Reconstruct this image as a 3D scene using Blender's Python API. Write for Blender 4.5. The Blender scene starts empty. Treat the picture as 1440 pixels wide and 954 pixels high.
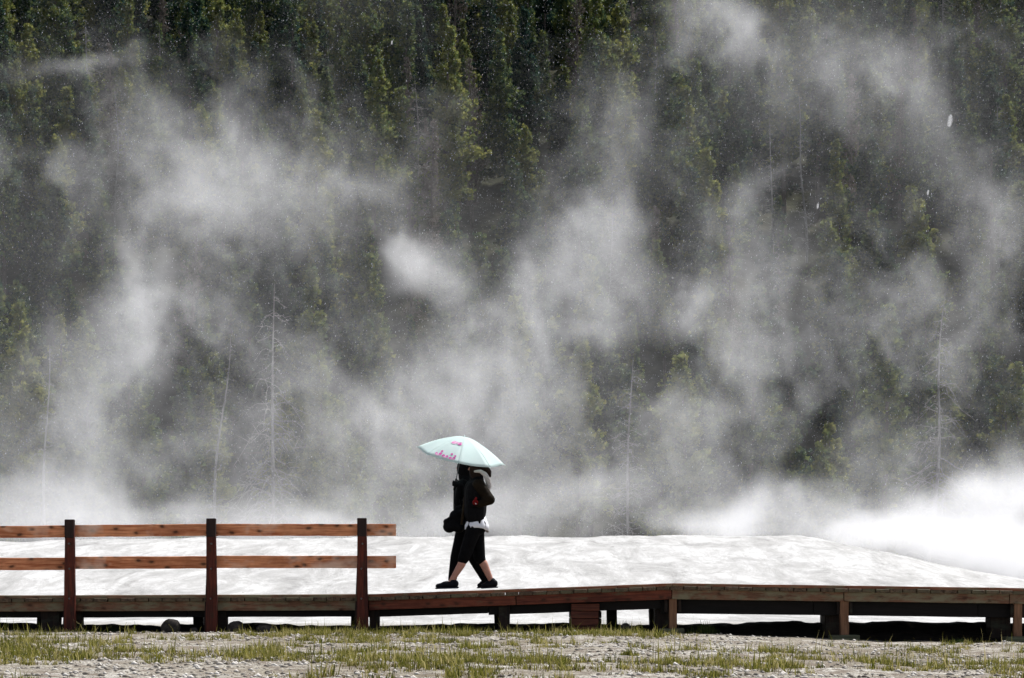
import bpy, bmesh, math, random
import numpy as np
from mathutils import Vector, Matrix

R = math.radians
rng = np.random.default_rng(7)
random.seed(7)
SC = bpy.context.scene
COL = SC.collection

# ------------------------------------------------------------------ camera, world, sun, exposure
F, HOR, ZC = 2800.0, 830.0, 0.518          # focal length in photo pixels, horizon row, eye height
cam = bpy.data.cameras.new('camera')
cam.sensor_width = 36; cam.lens = 36 * F / 1440; cam.shift_y = (HOR - 477) / 1440
cam.clip_start = 0.1; cam.clip_end = 3000
camo = bpy.data.objects.new('camera', cam); COL.objects.link(camo)
camo.location = (0, 0, ZC); camo.rotation_euler = (R(90), 0, 0)
SC.camera = camo

SUN_EL, SUN_AZ = 60.0, 48.0                 # degrees; azimuth clockwise from +Y (the sun stands behind the hill)
w = bpy.data.worlds.new('World'); SC.world = w; w.use_nodes = True
nt = w.node_tree; nt.nodes.clear()
sky = nt.nodes.new('ShaderNodeTexSky'); sky.sky_type = 'NISHITA'; sky.sun_disc = False
sky.sun_elevation = R(SUN_EL); sky.sun_rotation = R(SUN_AZ)
sky.altitude = 2200; sky.air_density = 0.6; sky.dust_density = 4.0; sky.ozone_density = 0.6
hs = nt.nodes.new('ShaderNodeHueSaturation'); hs.inputs['Saturation'].default_value = 0.5
bgn = nt.nodes.new('ShaderNodeBackground'); bgn.inputs[1].default_value = 0.12
wo = nt.nodes.new('ShaderNodeOutputWorld')
nt.links.new(sky.outputs[0], hs.inputs['Color']); nt.links.new(hs.outputs[0], bgn.inputs[0])
nt.links.new(bgn.outputs[0], wo.inputs[0])
sl = bpy.data.lights.new('sun', 'SUN'); sl.energy = 4.2; sl.angle = R(5.0); sl.color = (1.0, 0.975, 0.94)
so = bpy.data.objects.new('sun', sl); COL.objects.link(so)
sd = Vector((math.sin(R(SUN_AZ)) * math.cos(R(SUN_EL)), math.cos(R(SUN_AZ)) * math.cos(R(SUN_EL)), math.sin(R(SUN_EL))))
so.rotation_euler = sd.to_track_quat('Z', 'Y').to_euler(); so.location = (0, 0, 60)

vs = SC.view_settings
vs.view_transform = 'Standard'; vs.look = 'None'; vs.exposure = 0.55; vs.gamma = 1.0; vs.use_curve_mapping = False
cy = SC.cycles
cy.use_denoising = True
try: cy.denoiser = 'OPENIMAGEDENOISE'
except Exception: pass
cy.use_adaptive_sampling = True; cy.adaptive_threshold = 0.03
cy.max_bounces = 6; cy.diffuse_bounces = 3; cy.glossy_bounces = 2; cy.transmission_bounces = 3
cy.volume_bounces = 3; cy.transparent_max_bounces = 8
cy.volume_step_rate = 2.6; cy.volume_max_steps = 256
cy.sample_clamp_indirect = 6.0

# ------------------------------------------------------------------ helpers
def P(px, py, y):                            # photo pixel at distance y -> world point
    return Vector(((px - 720) / F * y, y, ZC + (HOR - py) / F * y))

def hash2(ix, iy, s):
    n = (ix.astype(np.int64) * 374761393 + iy.astype(np.int64) * 668265263 + s * 2147483647) & 0xffffffff
    n = ((n ^ (n >> 13)) * 1274126177) & 0xffffffff
    return ((n ^ (n >> 16)) & 0xffff) / 65535.0
def vnoise(x, y, s=0):
    x = np.asarray(x, float); y = np.asarray(y, float)
    ix, iy = np.floor(x), np.floor(y); fx, fy = x - ix, y - iy
    fx = fx * fx * (3 - 2 * fx); fy = fy * fy * (3 - 2 * fy)
    a, b = hash2(ix, iy, s), hash2(ix + 1, iy, s); c, d = hash2(ix, iy + 1, s), hash2(ix + 1, iy + 1, s)
    return (a * (1 - fx) + b * fx) * (1 - fy) + (c * (1 - fx) + d * fx) * fy
def fbm(x, y, o=4, s=0):
    t, a, n = 0.0, 0.5, 0.0
    for i in range(o):
        t = t + a * vnoise(x * 2 ** i, y * 2 ** i, s + i); n += a; a *= 0.5
    return t / n
def sst(a, b, x):
    t = np.clip((np.asarray(x, float) - a) / (b - a), 0, 1); return t * t * (3 - 2 * t)

def tag(o, label=None, cat=None, group=None, kind=None):
    if label: o['label'] = label
    if cat: o['category'] = cat
    if group: o['group'] = group
    if kind: o['kind'] = kind
    return o
def link(o, parent=None):
    COL.objects.link(o)
    if parent is not None: o.parent = parent
    return o
def empty(name, loc=(0, 0, 0)):
    o = bpy.data.objects.new(name, None); o.location = loc; o.empty_display_size = 0.2
    return link(o)
def mesh_np(name, V, Fc, smooth=False, mat=None):
    me = bpy.data.meshes.new(name)
    V = np.asarray(V, np.float32); Fc = np.asarray(Fc, np.int32); k = Fc.shape[1]
    me.vertices.add(len(V)); me.vertices.foreach_set('co', V.ravel())
    me.loops.add(Fc.size); me.loops.foreach_set('vertex_index', Fc.ravel())
    me.polygons.add(len(Fc)); me.polygons.foreach_set('loop_start', np.arange(0, Fc.size, k, dtype=np.int32))
    me.polygons.foreach_set('loop_total', np.full(len(Fc), k, np.int32))
    if smooth: me.polygons.foreach_set('use_smooth', np.ones(len(Fc), bool))
    me.update(calc_edges=True)
    if mat: me.materials.append(mat)
    return me
def obj_from(name, me, parent=None):
    return link(bpy.data.objects.new(name, me), parent)

class MB:
    """collects shapes, builds ONE mesh object"""
    def __init__(s): s.v = []; s.f = []
    def add(s, vs_, fs_):
        n = len(s.v); s.v += [tuple(v) for v in vs_]; s.f += [tuple(i + n for i in f) for f in fs_]; return s
    def board(s, a, b, wid, hei, up=(0, 0, 1), n=1, jit=0.0, ch=0.004, taper=1.0):
        """chamfered board from a to b; wid = across, hei = along 'up'"""
        a, b = Vector(a), Vector(b); d = (b - a).normalized(); up = Vector(up)
        sd_ = d.cross(up).normalized(); up = sd_.cross(d).normalized()
        vs_, fs_ = [], []
        rings = [(0.0, 0.0)] + [(t / n, 1.0) for t in range(n + 1)] + [(1.0, 0.0)]
        L = (b - a).length
        for q, (t, full) in enumerate(rings):
            if full: 
                off = ch if q == 1 else (-ch if q == len(rings) - 2 else 0)
            else: off = 0
            p = a + d * (t * L + off)
            k = 1 + (taper - 1) * t
            hw, hh = wid / 2 * k, hei / 2 * (1 + (taper - 1) * t * 0.3)
            if jit and 0 < t < 1: p = p + up * random.uniform(-jit, jit) + sd_ * random.uniform(-jit, jit)
            c = ch
            if not full: hw -= ch; hh -= ch
            pts = [(-hw + c, -hh), (hw - c, -hh), (hw, -hh + c), (hw, hh - c), (hw - c, hh), (-hw + c, hh), (-hw, hh - c), (-hw, -hh + c)]
            vs_ += [p + sd_ * x + up * z for x, z in pts]
        m = len(rings)
        for r in range(m - 1):
            for i in range(8):
                j = (i + 1) % 8
                fs_.append((r * 8 + i, r * 8 + j, (r + 1) * 8 + j, (r + 1) * 8 + i))
        fs_.append(tuple(range(7, -1, -1))); fs_.append(tuple((m - 1) * 8 + i for i in range(8)))
        return s.add(vs_, fs_)
    def tube(s, pts, rad, n=8, cap=True):
        pts = [Vector(p) for p in pts]; vs_, fs_ = [], []
        if not hasattr(rad, '__len__'): rad = [rad] * len(pts)
        u = None
        for i, p in enumerate(pts):
            d = (pts[min(i + 1, len(pts) - 1)] - pts[max(i - 1, 0)]).normalized()
            if u is None: u = d.orthogonal().normalized()
            u = (u - d * u.dot(d)).normalized(); v = d.cross(u)
            for k in range(n):
                a = 2 * math.pi * k / n; vs_.append(p + (u * math.cos(a) + v * math.sin(a)) * rad[i])
        for i in range(len(pts) - 1):
            for k in range(n):
                j = (k + 1) % n
                fs_.append((i * n + k, i * n + j, (i + 1) * n + j, (i + 1) * n + k))
        if cap:
            fs_.append(tuple(range(n - 1, -1, -1))); fs_.append(tuple((len(pts) - 1) * n + k for k in range(n)))
        return s.add(vs_, fs_)
    def capsule(s, a, b, ra, rb, n=14, sq=(1, 1, 1)):
        a, b = Vector(a), Vector(b); d = b - a; L = d.length; d = d.normalized() if L > 1e-6 else Vector((0, 0, 1))
        pts, rad = [], []
        for t in (-1, -0.92, -0.7, -0.38): pts.append(a + d * ra * t); rad.append(ra * math.sqrt(max(0.0004, 1 - t * t)))
        pts.append(a); rad.append(ra); pts.append(b); rad.append(rb)
        for t in (0.38, 0.7, 0.92, 1): pts.append(b + d * rb * t); rad.append(rb * math.sqrt(max(0.0004, 1 - t * t)))
        return s.tube(pts, rad, n)
    def ellipsoid(s, c, r, rot=None, n=16, m=10):
        c = Vector(c); vs_, fs_ = [], []; rot = rot or Matrix.Identity(3)
        vs_.append(c + rot @ Vector((0, 0, r[2])))
        for i in range(1, m):
            th = math.pi * i / m
            for k in range(n):
                a = 2 * math.pi * k / n
                vs_.append(c + rot @ Vector((r[0] * math.sin(th) * math.cos(a), r[1] * math.sin(th) * math.sin(a), r[2] * math.cos(th))))
        vs_.append(c + rot @ Vector((0, 0, -r[2])))
        for k in range(n): fs_.append((0, 1 + k, 1 + (k + 1) % n))
        for i in range(m - 2):
            for k in range(n):
                j = (k + 1) % n
                fs_.append((1 + i * n + k, 1 + (i + 1) * n + k, 1 + (i + 1) * n + j, 1 + i * n + j))
        e = len(vs_) - 1
        for k in range(n): fs_.append((e, 1 + (m - 2) * n + (k + 1) % n, 1 + (m - 2) * n + k))
        return s.add(vs_, fs_)
    def mesh(s, name, mat=None, smooth=False):
        me = bpy.data.meshes.new(name); me.from_pydata(s.v, [], s.f); me.validate(); 
        if smooth: me.polygons.foreach_set('use_smooth', [True] * len(me.polygons))
        if mat: me.materials.append(mat)
        me.update(); return me
    def build(s, name, mat, parent=None, smooth=False):
        return obj_from(name, s.mesh(name, mat, smooth), parent)

def skin(mb, name, mat, voxel=0.008, smooth=4, parent=None):
    """one continuous surface round overlapping volumes"""
    o = obj_from('tmp', mb.mesh('tmp'))
    m = o.modifiers.new('r', 'REMESH'); m.mode = 'VOXEL'; m.voxel_size = voxel; m.use_smooth_shade = True
    m2 = o.modifiers.new('s', 'SMOOTH'); m2.iterations = smooth; m2.factor = 0.5
    dg = bpy.context.evaluated_depsgraph_get()
    me = bpy.data.meshes.new_from_object(o.evaluated_get(dg)); me.name = name
    bpy.data.objects.remove(o)
    me.materials.clear(); me.materials.append(mat)
    return obj_from(name, me, parent)

# ------------------------------------------------------------------ materials
class N:
    def __init__(s, name):
        s.m = bpy.data.materials.new(name); s.m.use_nodes = True; s.t = s.m.node_tree; s.t.nodes.clear()
        s.out = s.t.nodes.new('ShaderNodeOutputMaterial')
    def n(s, typ, ins=None, **kw):
        nd = s.t.nodes.new(typ)
        for k, v in kw.items(): setattr(nd, k, v)
        for k, v in (ins or {}).items():
            if isinstance(v, bpy.types.NodeSocket): s.t.links.new(v, nd.inputs[k])
            else: nd.inputs[k].default_value = v
        return nd
    def l(s, a, b): s.t.links.new(a, b)
    def noise(s, vec, scale, detail=4, rough=0.55, dist=0.0):
        return s.n('ShaderNodeTexNoise', {'Vector': vec, 'Scale': scale, 'Detail': detail, 'Roughness': rough, 'Distortion': dist})
    def ramp(s, fac, stops):
        r = s.n('ShaderNodeValToRGB', {'Fac': fac}); e = r.color_ramp.elements
        while len(e) < len(stops): e.new(0.5)
        for q, (p, c) in zip(e, stops): q.position = p; q.color = (*c, 1) if len(c) == 3 else c
        return r.outputs[0]
    def mix(s, fac, a, b, mode='MIX'):
        m = s.n('ShaderNodeMix', data_type='RGBA', blend_type=mode)
        for k, v in ((0, fac), (6, a), (7, b)):
            if isinstance(v, bpy.types.NodeSocket): s.l(v, m.inputs[k])
            else: m.inputs[k].default_value = v if k == 0 else ((*v, 1) if len(v) == 3 else v)
        return m.outputs[2]
    def math(s, op, a, b=0.0):
        m = s.n('ShaderNodeMath', operation=op)
        for k, v in ((0, a), (1, b)):
            if isinstance(v, bpy.types.NodeSocket): s.l(v, m.inputs[k])
            else: m.inputs[k].default_value = v
        return m.outputs[0]
    def coords(s, scale=(1, 1, 1), randomize=True, obj=True):
        tc = s.n('ShaderNodeTexCoord').outputs['Object'] if obj else s.n('ShaderNodeNewGeometry').outputs['Position']
        if randomize:
            oi = s.n('ShaderNodeObjectInfo').outputs['Random']
            k = s.n('ShaderNodeVectorMath', {0: (37.0, 23.0, 51.0)}, operation='SCALE'); s.l(oi, k.inputs['Scale'])
            tc = s.n('ShaderNodeVectorMath', {0: tc, 1: k.outputs[0]}, operation='ADD').outputs[0]
        return s.n('ShaderNodeMapping', {'Vector': tc, 'Scale': scale}).outputs[0]
    def principled(s, col, rough=0.8, bump=None, bstr=0.3, bdist=0.01, spec=0.3, **ins):
        p = s.n('ShaderNodeBsdfPrincipled', {'Roughness': rough, 'Specular IOR Level': spec})
        if isinstance(col, bpy.types.NodeSocket): s.l(col, p.inputs['Base Color'])
        else: p.inputs['Base Color'].default_value = (*col, 1)
        if bump is not None:
            b = s.n('ShaderNodeBump', {'Height': bump, 'Strength': bstr, 'Distance': bdist}); s.l(b.outputs[0], p.inputs['Normal'])
        for k, v in ins.items(): p.inputs[k].default_value = v
        s.l(p.outputs[0], s.out.inputs['Surface']); return p

def wood(name, dark, light, knot=(0.05, 0.02, 0.01), moss=None, mossamt=0.0, knots=True, grey=None, axis='x'):
    q = N(name)
    sc = {'x': (0.6, 9, 9), 'y': (9, 0.6, 9), 'z': (9, 9, 0.6)}[axis]
    s2 = {'x': (3.0, 60, 60), 'y': (60, 3, 60), 'z': (60, 60, 3)}[axis]
    v = q.coords(sc); g = q.noise(v, 2.0, 5, 0.6, 1.2).outputs[0]
    fine = q.noise(q.coords(s2), 1.6, 3, 0.6).outputs[0]
    c = q.ramp(q.math('ADD', q.math('MULTIPLY', g, 0.65), q.math('MULTIPLY', fine, 0.35)), [(0.36, dark), (0.62, light)])
    if knots:
        sp_ = q.n('ShaderNodeSeparateXYZ', {0: q.coords((1, 1, 1))})
        u_, v_ = {'x': (0, 2), 'y': (1, 0), 'z': (2, 0)}[axis]
        kv = q.n('ShaderNodeCombineXYZ', {0: q.math('MULTIPLY', sp_.outputs[u_], 4.0), 1: q.math('MULTIPLY', sp_.outputs[v_], 7.5)}).outputs[0]
        kd = q.noise(kv, 3.0, 2, 0.5); kv = q.n('ShaderNodeVectorMath', {0: kv, 1: q.n('ShaderNodeVectorMath', {0: kd.outputs['Color'], 'Scale': 0.22}, operation='SCALE').outputs[0]}, operation='ADD').outputs[0]
        vo = q.n('ShaderNodeTexVoronoi', {'Vector': kv, 'Scale': 1.0, 'Randomness': 1.0}, voronoi_dimensions='2D').outputs['Distance']
        k = q.ramp(vo, [(0.07, (1, 1, 1)), (0.16, (0.3, 0.3, 0.3)), (0.26, (0, 0, 0))])
        c = q.mix(q.math('MULTIPLY', k, 0.85), c, knot)
    bl = q.ramp(q.noise(q.coords((1.3, 1.3, 1.3)), 1.7, 4, 0.6).outputs[0], [(0.36, (1, 1, 1)), (0.56, (0, 0, 0))])
    c = q.mix(q.math('MULTIPLY', bl, 0.5), c, q.mix(1.0, c, (0.42, 0.34, 0.30), 'MULTIPLY'))
    if grey is not None:
        gm = q.ramp(q.noise(q.coords((1.1, 1.4, 1.4)), 1.3, 4, 0.6).outputs[0], [(0.54, (0, 0, 0)), (0.66, (1, 1, 1))])
        c = q.mix(q.math('MULTIPLY', gm, 0.7), c, grey)
    if moss is not None:
        mm = q.ramp(q.noise(q.coords((1.6, 3, 5)), 2.2, 5, 0.65).outputs[0], [(0.5 - mossamt, (0, 0, 0)), (0.66 - mossamt, (1, 1, 1))])
        c = q.mix(mm, c, moss)
    q.principled(c, 0.72, fine, 0.45, 0.004, 0.25)
    return q.m

M = {}
M['rail'] = wood('rail_wood', (0.40, 0.10, 0.034), (0.84, 0.37, 0.18), grey=(0.78, 0.56, 0.43))
M['post'] = wood('post_wood', (0.016, 0.005, 0.004), (0.13, 0.026, 0.012), axis='z', knots=True)
M['postdark'] = wood('post_dark_wood', (0.012, 0.007, 0.006), (0.035, 0.017, 0.013), axis='z', knots=False)
M['kerb'] = wood('kerb_wood', (0.12, 0.035, 0.02), (0.30, 0.12, 0.06), moss=(0.17, 0.15, 0.085), mossamt=0.0, knots=False)
M['plank'] = wood('plank_wood', (0.028, 0.018, 0.012), (0.17, 0.115, 0.07), moss=(0.10, 0.09, 0.05), mossamt=0.02, axis='y', knots=False)
M['fascia'] = wood('fascia_wood', (0.11, 0.05, 0.028), (0.25, 0.13, 0.075), moss=(0.19, 0.165, 0.10), mossamt=0.06)
M['fasciared'] = wood('fascia_red_wood', (0.07, 0.016, 0.009), (0.22, 0.06, 0.03), moss=(0.10, 0.07, 0.04), mossamt=-0.06)
M['joist'] = wood('joist_wood', (0.003, 0.0025, 0.002), (0.010, 0.007, 0.006), knots=False)  # under-deck shade put into the wood colour
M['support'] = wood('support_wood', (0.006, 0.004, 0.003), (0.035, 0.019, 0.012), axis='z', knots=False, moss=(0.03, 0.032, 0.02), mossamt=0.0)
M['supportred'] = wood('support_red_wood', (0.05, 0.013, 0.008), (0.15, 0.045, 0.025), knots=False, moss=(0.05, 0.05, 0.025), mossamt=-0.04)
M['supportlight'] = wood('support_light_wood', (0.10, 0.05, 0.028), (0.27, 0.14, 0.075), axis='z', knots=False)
M['pad'] = wood('pad_wood', (0.05, 0.05, 0.03), (0.14, 0.15, 0.09), knots=False)
q = N('bolt_metal'); q.principled((0.12, 0.11, 0.10), 0.45, Metallic=0.8); M['bolt'] = q.m

# sinter ground: pale silica crust, gravel, damp streaks
q = N('sinter_ground')
pos = q.coords((1, 1, 1), False, False)
big = q.noise(q.n('ShaderNodeMapping', {'Vector': pos, 'Scale': (0.5, 0.9, 1)}).outputs[0], 0.9, 6, 0.6, 0.4).outputs[0]
mid = q.noise(pos, 6.0, 5, 0.65).outputs[0]
fin = q.noise(pos, 42.0, 4, 0.7).outputs[0]
c = q.ramp(big, [(0.36, (0.21, 0.18, 0.12)), (0.50, (0.40, 0.375, 0.315)), (0.66, (0.60, 0.58, 0.535))])
c = q.mix(q.ramp(mid, [(0.40, (1, 1, 1)), (0.55, (0, 0, 0))]), c, (0.20, 0.165, 0.13))
c = q.mix(q.ramp(fin, [(0.40, (1, 1, 1)), (0.52, (0, 0, 0))]), c, (0.13, 0.105, 0.085))
# the geyser mound's crust is cleaner and streaked with run-off
sep = q.n('ShaderNodeSeparateXYZ', {0: pos})
far = q.n('ShaderNodeMapRange', {'Value': sep.outputs[1], 'From Min': 27.0, 'From Max': 33.0}, interpolation_type='SMOOTHSTEP').outputs[0]
st = q.noise(q.n('ShaderNodeMapping', {'Vector': pos, 'Scale': (0.75, 0.15, 1.6), 'Rotation': (0, R(5), 0)}).outputs[0], 1.3, 10, 0.74, 0.7).outputs[0]
st2 = q.noise(q.n('ShaderNodeMapping', {'Vector': pos, 'Scale': (3.2, 0.5, 4.0)}).outputs[0], 1.2, 6, 0.72, 0.4).outputs[0]
cm = q.ramp(st, [(0.36, (0.30, 0.297, 0.29)), (0.48, (0.46, 0.457, 0.45)), (0.62, (0.64, 0.64, 0.635))])
cm = q.mix(q.ramp(st2, [(0.38, (0.7, 0.7, 0.7)), (0.52, (0, 0, 0))]), cm, (0.40, 0.395, 0.385))
tr = q.math('FRACT', q.math('ADD', q.math('MULTIPLY', sep.outputs[2], 5.5), q.math('MULTIPLY', q.noise(pos, 0.55, 5, 0.6).outputs[0], 5.0)))
cm = q.mix(q.math('MULTIPLY', q.ramp(tr, [(0.0, (1, 1, 1)), (0.16, (0, 0, 0))]), q.ramp(st2, [(0.42, (0, 0, 0)), (0.6, (0.75, 0.75, 0.75))])), cm, (0.24, 0.235, 0.22))
c = q.mix(far, c, cm)
hgt = q.math('ADD', q.math('ADD', q.math('MULTIPLY', mid, 0.5), q.math('MULTIPLY', fin, 0.35)), q.math('MULTIPLY', st, 1.2))
q.principled(c, 0.85, hgt, 0.8, 0.05, 0.2)
M['ground'] = q.m
q = N('shade_dark_earth'); pos = q.coords((1, 1, 1), False, False); nn = q.noise(pos, 9, 6, 0.65).outputs[0]
q.principled(q.ramp(nn, [(0.35, (0.006, 0.005, 0.004)), (0.7, (0.030, 0.024, 0.018))]), 0.95, nn, 0.9, 0.04, 0.1); M['earth'] = q.m  # near-black colour carries the shade beneath the deck
q = N('dark_rock'); nn = q.noise(q.coords((1, 1, 1)), 14, 6, 0.65).outputs[0]
q.principled(q.ramp(nn, [(0.35, (0.015, 0.013, 0.012)), (0.7, (0.07, 0.06, 0.052))]), 0.9, nn, 0.8, 0.02, 0.2); M['rock'] = q.m
q = N('pebble'); oi = q.n('ShaderNodeNewGeometry').outputs['Random Per Island']
q.principled(q.ramp(oi, [(0.0, (0.10, 0.085, 0.07)), (0.4, (0.30, 0.27, 0.23)), (1.0, (0.62, 0.59, 0.55))]), 0.9); M['pebble'] = q.m
q = N('forest_floor'); pos = q.coords((1, 1, 1), False, False); nn = q.noise(pos, 0.5, 6, 0.65).outputs[0]
q.principled(q.ramp(nn, [(0.38, (0.018, 0.020, 0.012)), (0.55, (0.04, 0.042, 0.022)), (0.7, (0.09, 0.08, 0.055))]), 0.95, nn, 1.0, 0.6, 0.1); M['floor'] = q.m

def leafy(name, stops, trans=0.35, objrand=0.35, scale=0.9):
    q = N(name)
    isl = q.n('ShaderNodeNewGeometry').outputs['Random Per Island']
    ob = q.n('ShaderNodeObjectInfo').outputs['Random']
    nz = q.noise(q.coords((1, 1, 1)), scale, 3, 0.6).outputs[0]
    f = q.math('ADD', q.math('MULTIPLY', isl, 0.35), q.math('ADD', q.math('MULTIPLY', nz, 0.65), q.math('MULTIPLY', q.math('SUBTRACT', ob, 0.5), objrand)))
    c = q.ramp(f, stops)
    d = q.n('ShaderNodeBsdfDiffuse', {'Color': c}); t = q.n('ShaderNodeBsdfTranslucent', {'Color': c})
    ms = q.n('ShaderNodeMixShader', {0: trans, 1: d.outputs[0], 2: t.outputs[0]})
    q.l(ms.outputs[0], q.out.inputs['Surface']); return q.m
M['needle'] = leafy('pine_needles', [(0.20, (0.014, 0.034, 0.030)), (0.38, (0.042, 0.074, 0.046)), (0.58, (0.115, 0.150, 0.052)), (0.86, (0.25, 0.25, 0.07))], 0.45, 0.48)
M['needle_dry'] = leafy('dry_needles', [(0.25, (0.05, 0.045, 0.04)), (0.5, (0.12, 0.105, 0.09)), (0.75, (0.20, 0.175, 0.15))])
M['grass'] = leafy('grass_blades', [(0.22, (0.026, 0.036, 0.009)), (0.40, (0.105, 0.118, 0.020)), (0.54, (0.27, 0.25, 0.055)), (0.70, (0.50, 0.43, 0.21))], 0.45, 0.0, 2.2)
M['thatch'] = leafy('thatch_blades', [(0.2, (0.03, 0.032, 0.012)), (0.45, (0.10, 0.085, 0.035)), (0.7, (0.27, 0.21, 0.11)), (0.9, (0.42, 0.35, 0.2))], 0.25, 0.0, 1.6)
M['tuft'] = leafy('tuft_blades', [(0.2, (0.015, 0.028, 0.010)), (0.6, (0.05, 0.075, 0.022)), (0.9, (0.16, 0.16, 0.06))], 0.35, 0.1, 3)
q = N('pine_bark'); nn = q.noise(q.coords((4, 4, 0.8)), 3, 5, 0.6).outputs[0]
q.principled(q.ramp(nn, [(0.35, (0.05, 0.04, 0.032)), (0.7, (0.17, 0.14, 0.115))]), 0.95); M['bark'] = q.m
q = N('bleached_wood'); nn = q.noise(q.coords((3, 3, 0.7)), 3, 5, 0.6).outputs[0]
q.principled(q.ramp(nn, [(0.35, (0.10, 0.095, 0.09)), (0.7, (0.32, 0.31, 0.30))]), 0.9); M['bleached'] = q.m

def cloth(name, col, rough=0.85, wr=0.5, scale=18, var=0.35):
    q = N(name); v = q.coords((1, 1, 1), False); nn = q.noise(v, scale, 4, 0.6, 0.6).outputs[0]
    c = q.ramp(nn, [(0.3, tuple(x * (1 - var) for x in col)), (0.7, tuple(min(1, x * (1 + var)) for x in col))])
    q.principled(c, rough, nn, wr, 0.02, 0.08); return q.m
M['skin'] = cloth('skin', (0.52, 0.27, 0.20), 0.5, 0.05, 8, 0.12)
M['jacket'] = cloth('black_jacket', (0.005, 0.005, 0.0055), 0.8)
M['coat'] = cloth('dark_coat', (0.004, 0.004, 0.005), 0.85)
M['sleeve'] = cloth('olive_sleeve', (0.012, 0.008, 0.004), 0.75)
M['legging'] = cloth('black_legging', (0.004, 0.004, 0.0045), 0.85, 0.3)
M['shirt'] = cloth('white_shirt', (0.78, 0.79, 0.83), 0.85, 0.6, 14, 0.06)
M['arc'] = cloth('pale_arc', (0.55, 0.52, 0.49), 0.95, 0.8, 40, 0.25)
M['hair'] = cloth('dark_hair', (0.022, 0.013, 0.009), 0.55, 0.7, 60, 0.5)
M['shoe'] = cloth('black_shoe', (0.009, 0.009, 0.011), 0.55, 0.3)
M['sole'] = cloth('shoe_sole', (0.03, 0.03, 0.035), 0.6, 0.2)
M['bag'] = cloth('black_bag', (0.004, 0.004, 0.0045), 0.7)
M['strap'] = cloth('bag_strap', (0.028, 0.020, 0.012), 0.7)
M['red'] = cloth('red_fabric', (0.15, 0.006, 0.006), 0.6, 0.3)
M['eye'] = cloth('eye', (0.03, 0.02, 0.015), 0.3, 0.0)
M['pink'] = cloth('pink_print', (0.62, 0.10, 0.38), 0.8, 0.0)
M['palepink'] = cloth('pale_pink_print', (0.74, 0.42, 0.60), 0.8, 0.0)
M['shaft'] = cloth('umbrella_metal', (0.10, 0.10, 0.11), 0.35, 0.0)
q = N('mint_canopy'); nn = q.noise(q.coords((1, 1, 1), False), 5, 4, 0.6).outputs[0]
c = q.ramp(nn, [(0.3, (0.82, 0.945, 0.93)), (0.7, (0.86, 0.965, 0.95))])
d = q.n('ShaderNodeBsdfPrincipled', {'Base Color': c, 'Roughness': 0.8, 'Specular IOR Level': 0.15}); t = q.n('ShaderNodeBsdfTranslucent', {'Color': c})
ms = q.n('ShaderNodeMixShader', {0: 0.5, 1: d.outputs[0], 2: t.outputs[0]}); q.l(ms.outputs[0], q.out.inputs['Surface']); M['canopy'] = q.m
q = N('sleet'); d = q.n('ShaderNodeBsdfDiffuse', {'Color': (0.9, 0.92, 0.95, 1)}); t = q.n('ShaderNodeBsdfTranslucent', {'Color': (0.9, 0.92, 0.95, 1)})
ms = q.n('ShaderNodeMixShader', {0: 0.5, 1: d.outputs[0], 2: t.outputs[0]}); q.l(ms.outputs[0], q.out.inputs['Surface']); M['sleet'] = q.m

q = N('wet_flake'); d = q.n('ShaderNodeBsdfTranslucent', {'Color': (0.85, 0.87, 0.9, 1)}); t = q.n('ShaderNodeBsdfTransparent')
lw = q.n('ShaderNodeLayerWeight', {'Blend': 0.35}).outputs['Facing']
ms = q.n('ShaderNodeMixShader', {0: q.math('ADD', q.math('MULTIPLY', lw, 0.25), 0.75), 1: d.outputs[0], 2: t.outputs[0]}); q.l(ms.outputs[0], q.out.inputs['Surface']); M['flake'] = q.m

# ------------------------------------------------------------------ terrain
def mound(x, y):
    sx = np.interp(x, [-60, -40, -18, -3.5, 0, 8.6, 9.6, 11.7, 13.5, 14.6, 16, 22, 40],
                   [0.3, 0.9, 1.95, 2.12, 2.14, 2.16, 1.96, 1.42, 1.02, 0.76, 0.5, 0.25, 0.0])
    front = sst(36, 61, y) ** 0.85; back = 1 - sst(66, 92, y) * 0.8
    h = sx * front * back
    # terraces and run-off lobes
    n = fbm(x * 0.55, y * 0.35, 5, 21) - 0.5
    return h + front * back * (n * 0.22 + 0.05 * (fbm(x * 2.2, y * 1.1, 3, 33) - 0.5)) * sst(-0.1, 1.2, h)
def H(x, y):
    x = np.asarray(x, float); y = np.asarray(y, float)
    right = sst(0.5, 5.0, x)
    z = -0.125 * right * (1 - sst(25.2, 26.9, y)) 
    z = z + 0.05 * (fbm(x * 0.6, y * 0.6, 4, 3) - 0.5) * (1 - 0.5 * sst(26, 30, y)) + 0.05 * (fbm(x * 3.1, y * 3.1, 3, 5) - 0.5) * (1 - sst(24, 26, y) * 0.6)
    z = z + mound(x, y)
    hill = np.maximum(0, y - 148)
    return z + hill ** 1.0 * 0.60 * sst(0, 60, hill)
ys = np.concatenate([np.linspace(-14, 8, 24), np.arange(8.2, 28, 0.06), 28 * np.exp(np.linspace(0.004, math.log(170 / 28), 260))])
us = np.linspace(-1, 1, 420)
U, Y = np.meshgrid(us, ys); W = 40 + 0.7 * np.maximum(Y, 0)
X = W * (0.20 * U + 0.80 * U ** 5)
Z = H(X, Y)
nr, nc = X.shape
idx = np.arange(nr * nc).reshape(nr, nc)
quads = np.stack([idx[:-1, :-1], idx[:-1, 1:], idx[1:, 1:], idx[1:, :-1]], -1).reshape(-1, 4)
g = obj_from('ground', mesh_np('ground', np.stack([X, Y, Z], -1).reshape(-1, 3), quads, True, M['ground']))
tag(g, 'pale silica ground with gravel rising into a white geyser mound', 'ground', kind='structure')

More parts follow.
